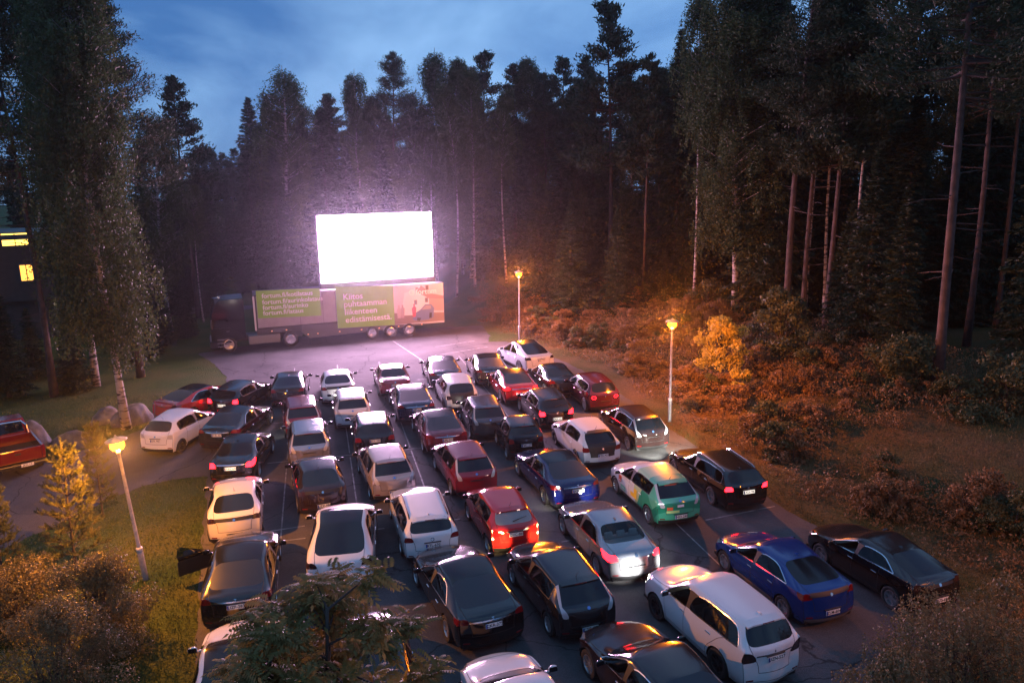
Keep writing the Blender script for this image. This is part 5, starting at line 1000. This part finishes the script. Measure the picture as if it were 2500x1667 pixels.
def make_young_pine(h=4.2, rad=.9, seed=71):
    global nr; nr = np.random.default_rng(seed); pts, rr = trunk_tube(h * .97, .05, .06); mb = MB().tube(pts, rr, 7); Cs = []; Ds = []
    def shoot(o, d, ln):
        tip = o + d * ln + np.array([0, 0, .25 * ln]); mb.tube([o, tip], [.008, .003], 3, False); k = int(ln * 150) + 10; f = nr.uniform(.05, 1.0, (k, 1)); p = o + (tip - o) * f; ax = unit((tip - o)[None])[0]; rd = unit(nr.normal(size=(k, 3))); dd = ax * .9 + rd * .8; Cs.append(p + unit(dd) * .045); Ds.append(dd)
    for wv in range(9):
        t = .16 + .80 * wv / 9; z = h * t
        for b in range(7):
            az = b * .898 + wv * 1.3 + nr.normal(0, .2); ln = rad * (1 - t) ** .75 * nr.uniform(.7, 1.1) + .12; el = lerp(.12, .8, t); o = at_h(pts, h * .97, z + nr.normal(0, .05)); d = np.array([math.cos(az) * math.cos(el), math.sin(az) * math.cos(el), math.sin(el)]); tip = o + d * ln; mb.tube([o, tip], [.014, .006], 4, False); shoot(tip - d * .1, d, .26)
            sd_ = np.array([-math.sin(az), math.cos(az), .25])
            for q in range(int(2 + ln * 5)):
                f = nr.uniform(.35, .98); sg = 1 if q % 2 else -1; shoot(o + d * ln * f, unit((d * .7 + sd_ * sg * .7 + np.array([0, 0, .35]))[None])[0], nr.uniform(.15, .30))
    shoot(np.array(pts[-1]) - np.array([0, 0, .3]), np.array([0, 0, 1.0]), .42)
    c = np.concatenate(Cs); return mb.mesh('trunk', True), mesh_np('crown', rhomb(c, np.concatenate(Ds), nr.uniform(.08, .12, len(c)), nr.uniform(.014, .022, len(c))), 4)
BK = [make_leafy(1.35, .02, .85, 3200, .085, 101 + q, 6, 26, 1.0, .014) for q in range(3)]; bkr = random.Random(3); nb_ = 0
while nb_ < 120:
    y = bkr.uniform(17, 62); x = bkr.uniform(0, 32); d = edge_dist(x, y)
    if d < 1.8 or d > 13 or (y < 30 and d > 5): continue
    k = bkr.randrange(3); s = bkr.uniform(.6, 1.25); sh = thing('bank_shrub', 'low bushy shrub on the bank along the right edge', 'shrub', (x, y, hz(x, y) - .04), bkr.uniform(0, 6), 'bank shrubs'); obj('stem', BK[k][0], spruce_b, sh, None, None, (s, s, s * .9)); obj('crown', BK[k][1], (bush_l, brown_l, brown_l)[nb_ % 3], sh, None, None, (s, s, s * .9)); nb_ += 1
YP = [make_young_pine(4.2, .95, 71), make_young_pine(4.2, .8, 72)]
def young_pine(u, dist, v, k, label, wide=1.0):
    x, y = at(u, dist, v + 120); h = topz(u, v, dist); s = h / 4.2; t = thing('young_pine', label, 'tree', (x, y, hz(x, y) - .03), rng.uniform(0, 6), 'young pines on the left lawn'); obj('trunk', YP[k][0], spruce_b, t, None, None, (s * wide, s * wide, s)); obj('crown', YP[k][1], leaf_yp, t, None, None, (s * wide, s * wide, s))
hedge_l = M['hedge_leaves']; leaf_yp = leafmat('young_pine_needles', (.05, .07, .025), (.10, .10, .04))
young_pine(150, 22.0, 1012, 0, 'young pine glowing orange left of the left lamp', 1.0); young_pine(222, 26.0, 962, 1, 'young pine behind the left lamp, on the driveway side', .85); young_pine(-8, 21, 1105, 1, 'young pine cut by the left picture edge', 1.0)

# rowan in the foreground: compound leaves on branches
def make_rowan(h=6.0, rad=2.2, n=3000, seed=81):
    global nr; nr = np.random.default_rng(seed); mb = MB(); pts, rr = trunk_tube(h * .92, .06, .15); mb.tube(pts, rr, 8); tips = []
    for b in range(64):
        t = nr.uniform(.38, 1); o = at_h(pts, h * .92, h * .92 * t); az = nr.uniform(0, 6.3); el = nr.uniform(.1, .9); ln = rad * (1.15 - t * .62) * nr.uniform(.35, 1.12); d = np.array([math.cos(az) * math.cos(el), math.sin(az) * math.cos(el), math.sin(el) * .8]); mid = o + d * ln * .55; tip = o + d * ln + np.array([0, 0, -.1 * ln]); mb.tube([o, mid, tip], [.016, .010, .004], 5, False); tips += [(mid, tip, d)] * (2 + int(ln * 2))
    leaf = []
    for k in range(6):                                            # leaflet pairs in leaf space: x along, y across
        for s in (-1, 1):
            x = .03 + k * .032; l = .075 * (1 - .07 * abs(k - 2.5)); leaf.append([(x, 0, 0), (x + .034, s * l * .45, .006), (x + .030, s * l, -.012), (x + .002, s * l * .55, .0)])
    leaf.append([(.215, 0, 0), (.245, .016, 0), (.29, 0, -.01), (.245, -.016, 0)]); leaf = np.array(leaf).reshape(-1, 3)
    V = []
    for i in range(n):
        a, b, d = tips[nr.integers(len(tips))]; f = nr.uniform(0, 1.05); c = a + (b - a) * f + nr.normal(0, .05, 3); az = nr.uniform(0, 6.3); ex = np.array([math.cos(az), math.sin(az), nr.uniform(-.5, .35)]) + d * .5; ex /= np.linalg.norm(ex); ey = np.cross(np.array([0, 0, 1]) + nr.normal(0, .35, 3), ex); ey /= np.linalg.norm(ey); ez = np.cross(ex, ey); s = nr.uniform(.9, 1.3)
        q = leaf * s; bend = -.9 * (q[:, 0:1] ** 2) * np.array([0, 0, 1.0]); V.append(c + q[:, :1] * ex + q[:, 1:2] * ey + q[:, 2:3] * ez + bend)
    return mb.mesh('trunk', True), mesh_np('crown', np.concatenate(V), 4)
rt_, rc_ = make_rowan()
x, y = at(780, 8.9, 1450); hh = topz(765, 1285, 8.9); s = hh / 6.0
t = thing('rowan_tree', 'leafy rowan in the foreground covering the lower cars', 'tree', (x - .1, y, 0), 1.0); obj('trunk', rt_, spruce_b, t, None, None, (s, s, s)); obj('crown', rc_, rowan_l, t, None, None, (s, s, s))
x, y = at(600, 8.2, 1530); hh = topz(610, 1425, 8.2); s = hh / 6.0
t = thing('rowan_tree', 'smaller rowan in the foreground over the white crossover at the bottom left', 'tree', (x, y, 0), 3.0); obj('trunk', rt_, spruce_b, t, None, None, (s * .85, s * .85, s)); obj('crown', rc_, rowan_l, t, None, None, (s * .85, s * .85, s))

# thicket on the bank, lawn grass
nr = np.random.default_rng(91); pc = []
for k in range(5200):
    y = nr.uniform(17, 70); x = nr.uniform(-4, 40); d = edge_dist(x, y)
    if d < 1.3 or d > 17 or (y < 31 and d > 6 - (y - 17) * .1 and x > 12.5): continue
    hgt = (.35 + .75 * min(1, (d - .8) / 3)) * (.55 + .45 * math.sin(x * 1.3 + 2 * math.sin(y * .8)) * math.sin(y * 1.1)) + .15
    if y < 27: hgt *= .8
    r_ = nr.uniform(.35, .7); m_ = 70; q = nr.normal(0, 1, (m_, 3)); q = unit(q) * nr.uniform(.5, 1, (m_, 1)) ** .5; p = np.array([x, y, hz(x, y)]) + q * np.array([r_, r_, hgt * .5]) + np.array([0, 0, hgt * .5]); pc.append(p)
c = np.concatenate(pc); me = mesh_np('thicket', rhomb(c, nr.normal(0, 1, (len(c), 3)) + np.array([0, 0, .4]), nr.uniform(.07, .14, len(c)), nr.uniform(.04, .075, len(c))), 4); o = obj('thicket', me, brown_l); o['kind'] = 'stuff'; tag(o, 'low brown thicket covering the bank along the right edge', 'thicket')
def in_poly(x, y, P):
    r_ = False; j = len(P) - 1
    for i in range(len(P)):
        if (P[i].y > y) != (P[j].y > y) and x < (P[j].x - P[i].x) * (y - P[i].y) / (P[j].y - P[i].y) + P[i].x: r_ = not r_
        j = i
    return r_
DRVW = [D(x, y) for x, y in DRV]; gp = []
for k in range(34000):
    if k % 2: y = nr.uniform(11, 42); x = nr.uniform(-y * .75, -6)
    else: y = nr.uniform(14, 36); x = nr.uniform(6, y * .8)
    if in_poly(x, y, LOTW) or in_poly(x, y, DRVW): continue
    gp.append((x, y, hz(x, y)))
gp = np.repeat(np.array(gp), 3, axis=0); gp[:, :2] += nr.normal(0, .05, (len(gp), 2)); d = np.array([0, 0, 1.0]) + nr.normal(0, .45, (len(gp), 3)); l = nr.uniform(.06, .17, len(gp)); cc = gp + unit(d) * l[:, None] * .45
q_ = rhomb(cc, d, l, .022).reshape(-1, 4, 3); rs = q_[:, 0, 0] > 0; o = obj('lawn_grass', mesh_np('lawn_grass', q_[~rs], 4), grass_l); o['kind'] = 'stuff'; tag(o, 'short green grass on the lawn left of the car park', 'grass')
o = obj('slope_grass', mesh_np('slope_grass', q_[rs], 4), leafmat('dry_grass', (.07, .075, .022), (.15, .11, .045))); o['kind'] = 'stuff'; tag(o, 'dry brownish grass on the slope right of the car park', 'grass')

# boulders --------------------------------------------------------------
def boulder(u, v, rx, rz, seed, label):
    p = D(u, v); bm = bmesh.new(); bmesh.ops.create_icosphere(bm, subdivisions=4, radius=1); r_ = random.Random(seed); ph = [r_.uniform(0, 6) for _ in range(6)]
    for q in bm.verts:
        c = q.co; k = 1 + .16 * math.sin(2.3 * c.x + ph[0]) * math.sin(2.1 * c.y + ph[1]) + .10 * math.sin(4.2 * c.z + ph[2] + 2 * c.x) + .04 * math.sin(9 * c.x + ph[3]) * math.sin(8 * c.y + ph[4]); q.co = Vector((c.x * rx * k, c.y * rx * .8 * k, max(-.2, c.z) * rz * k))
    me = bpy.data.meshes.new('boulder'); bm.to_mesh(me); bm.free(); me.shade_smooth(); o = obj('boulder', me, mat('granite', (.06, .056, .056), .9, noise=(.15, .14, .135), scale=2.5, bump=.7), None, (p.x, p.y, 0), (0, 0, r_.uniform(0, 6))); tag(o, label, 'boulder', 'granite boulders by the driveway')
boulder(303, 970, .95, .9, 1, 'rounded boulder beside the red car'); boulder(240, 968, .7, .7, 2, 'small boulder at the foot of the birch'); boulder(170, 1022, .9, .7, 3, 'low grey boulder between the pines'); boulder(70, 1028, 1.0, 1.1, 4, 'pointed boulder behind the red pickup')

# house at the left -------------------------------------------------------
hx, hy = at(45, 58); hb = thing('house', 'dark two-storey house with yellow lit windows at the left edge', 'house', (hx, hy, 0), R(24))
hw_m = mat('dark_boarding', (.035, .028, .026), .85, noise=(.05, .04, .036), scale=3); lit = mat('lit_window', (.5, .4, .1), .5, emit=(1, .62, .10), es=3.2); lit2 = mat('lit_window_orange', (.5, .3, .1), .5, emit=(1, .42, .06), es=2.4); frame_m = mat('window_frame', (.10, .09, .085), .6); pale = mat('pale_wall', (.32, .30, .33), .8); gar = mat('garage_wall', (.35, .33, .2), .8)
WL = (-11, 5.2)
obj('wall', MB().box(WL[0], WL[1], 0, 9, 3.0, 7.6).mesh('w'), hw_m, hb); obj('ground_floor', MB().box(WL[0], 1.2, .6, 9, 0, 3.0).mesh('w0'), hw_m, hb); obj('plinth_panel', MB().box(2.3, WL[1], .4, 9, 0, 3.0).mesh('w1'), pale, hb)
rf_ = obj('roof', MB().box(WL[0] - .4, WL[1] + .4, -.5, 9.4, 7.6, 7.95).mesh('r'), tk_dark, hb); obj('chimney', MB().box(1.5, 2.3, 3, 3.8, 7.95, 8.9).mesh('c'), pale, rf_)
def hwin(x0, x1, z0, z1, m, bars=1):
    w_ = obj('window', MB().box(x0, x1, -.03, .0, z0, z1).mesh('wn'), m, hb); f = MB().box(x0 - .08, x0, -.07, 0, z0 - .08, z1 + .08).box(x1, x1 + .08, -.07, 0, z0 - .08, z1 + .08).box(x0, x1, -.07, 0, z1, z1 + .08).box(x0, x1, -.07, 0, z0 - .08, z0)
    obj('frame', f.mesh('fr'), frame_m, w_)
    for k in range(bars): xx = lerp(x0, x1, (k + 1) / (bars + 1)); obj('glazing_bar', MB().box(xx - .03, xx + .03, -.05, -.031, z0, z1).mesh('gb'), frame_m, w_)
def house_xz(u, v):
    o = Vector((0, 0, CAM_H)); d = ray(u / .9408, v / .9408); n = Vector((math.sin(R(24)), -math.cos(R(24)), 0)); t = (Vector((hx, hy, 0)) - o).dot(n) / d.dot(n); q = o + d * t; return (q - Vector((hx, hy, 0))).dot(Vector((math.cos(R(24)), math.sin(R(24)), 0))), q.z
for (ua, va, ub, vb, m) in ((6, 565, 62, 535, lit), (50, 645, 73, 608, lit2), (-50, 565, -10, 535, lit2)):
    xa_, za_ = house_xz(ua, va); xb_, zb_ = house_xz(ub, vb); hwin(xa_, xb_, za_, zb_, m)
xa_, za_ = house_xz(110, 560); hwin(xa_, xa_ + .9, za_, za_ + .6, glass, 0)
xa_, za_ = house_xz(70, 745); xb_, zb_ = house_xz(126, 690)
l_ = bpy.data.lights.new('carport_light', 'POINT'); l_.energy = 90; l_.color = (1, .85, .45); l_.shadow_soft_size = .2; lo = bpy.data.objects.new('carport_light', l_); col.objects.link(lo); lo.parent = hb; lo.location = (1.9, 1.2, 2.7)
obj('carport_wall', MB().box(1.2, 2.3, 5, 5.2, 0, 3).mesh('cw'), gar, hb); obj('carport_lamp', MB().box(1.7, 2.1, 1.1, 1.3, 2.9, 2.98).mesh('cl'), mat('carport_lamp', (.8, .8, .6), .4, emit=(1, .85, .5), es=6), hb)
# small far lights ----------------------------------------------------------
x, y = at(673, 100); fz = topz(673, 632, 100); street_lamp((x, y, hz(x, y)), max(2.5, fz - hz(x, y)), 'tiny far street lamp seen above the left banner', power=300)
x, y = at(1207, 98); fz = topz(1207, 499, 98)
yl = thing('yard_lamp', 'tiny white lamp far in the wood right of the screen', 'lamp', (x, y, 0)); obj('post', MB().tube([(0, 0, 0), (0, 0, fz - .1)], .05, 6).mesh('p'), pole_m, yl); obj('bulb', MB().lathe([(0, fz - .12), (.1, fz - .06), (.1, fz + .02), (0, fz + .08)], 10).mesh('b'), mat('white_bulb', (1, 1, 1), .3, emit=(1, .97, .9), es=25), yl)

# ------------------------------------------------------------------ thin mist, added to give the screen and lamps a glow
hm = bpy.data.materials.new('mist'); hm.use_nodes = True; t_ = hm.node_tree; t_.nodes.remove(t_.nodes['Principled BSDF']); pv = t_.nodes.new('ShaderNodeVolumePrincipled'); pv.inputs['Color'].default_value = (.86, .88, .95, 1); pv.inputs['Density'].default_value = .00035; pv.inputs['Anisotropy'].default_value = .9
t_.links.new(pv.outputs[0], t_.nodes['Material Output'].inputs['Volume'])
hzb = obj('glow_haze', MB().box(-120, 120, -25, 170, -1.5, 46).mesh('glow_haze'), hm); hzb['kind'] = 'stuff'; tag(hzb, 'thin mist added for the glow round the screen and lamps', 'glow_haze')
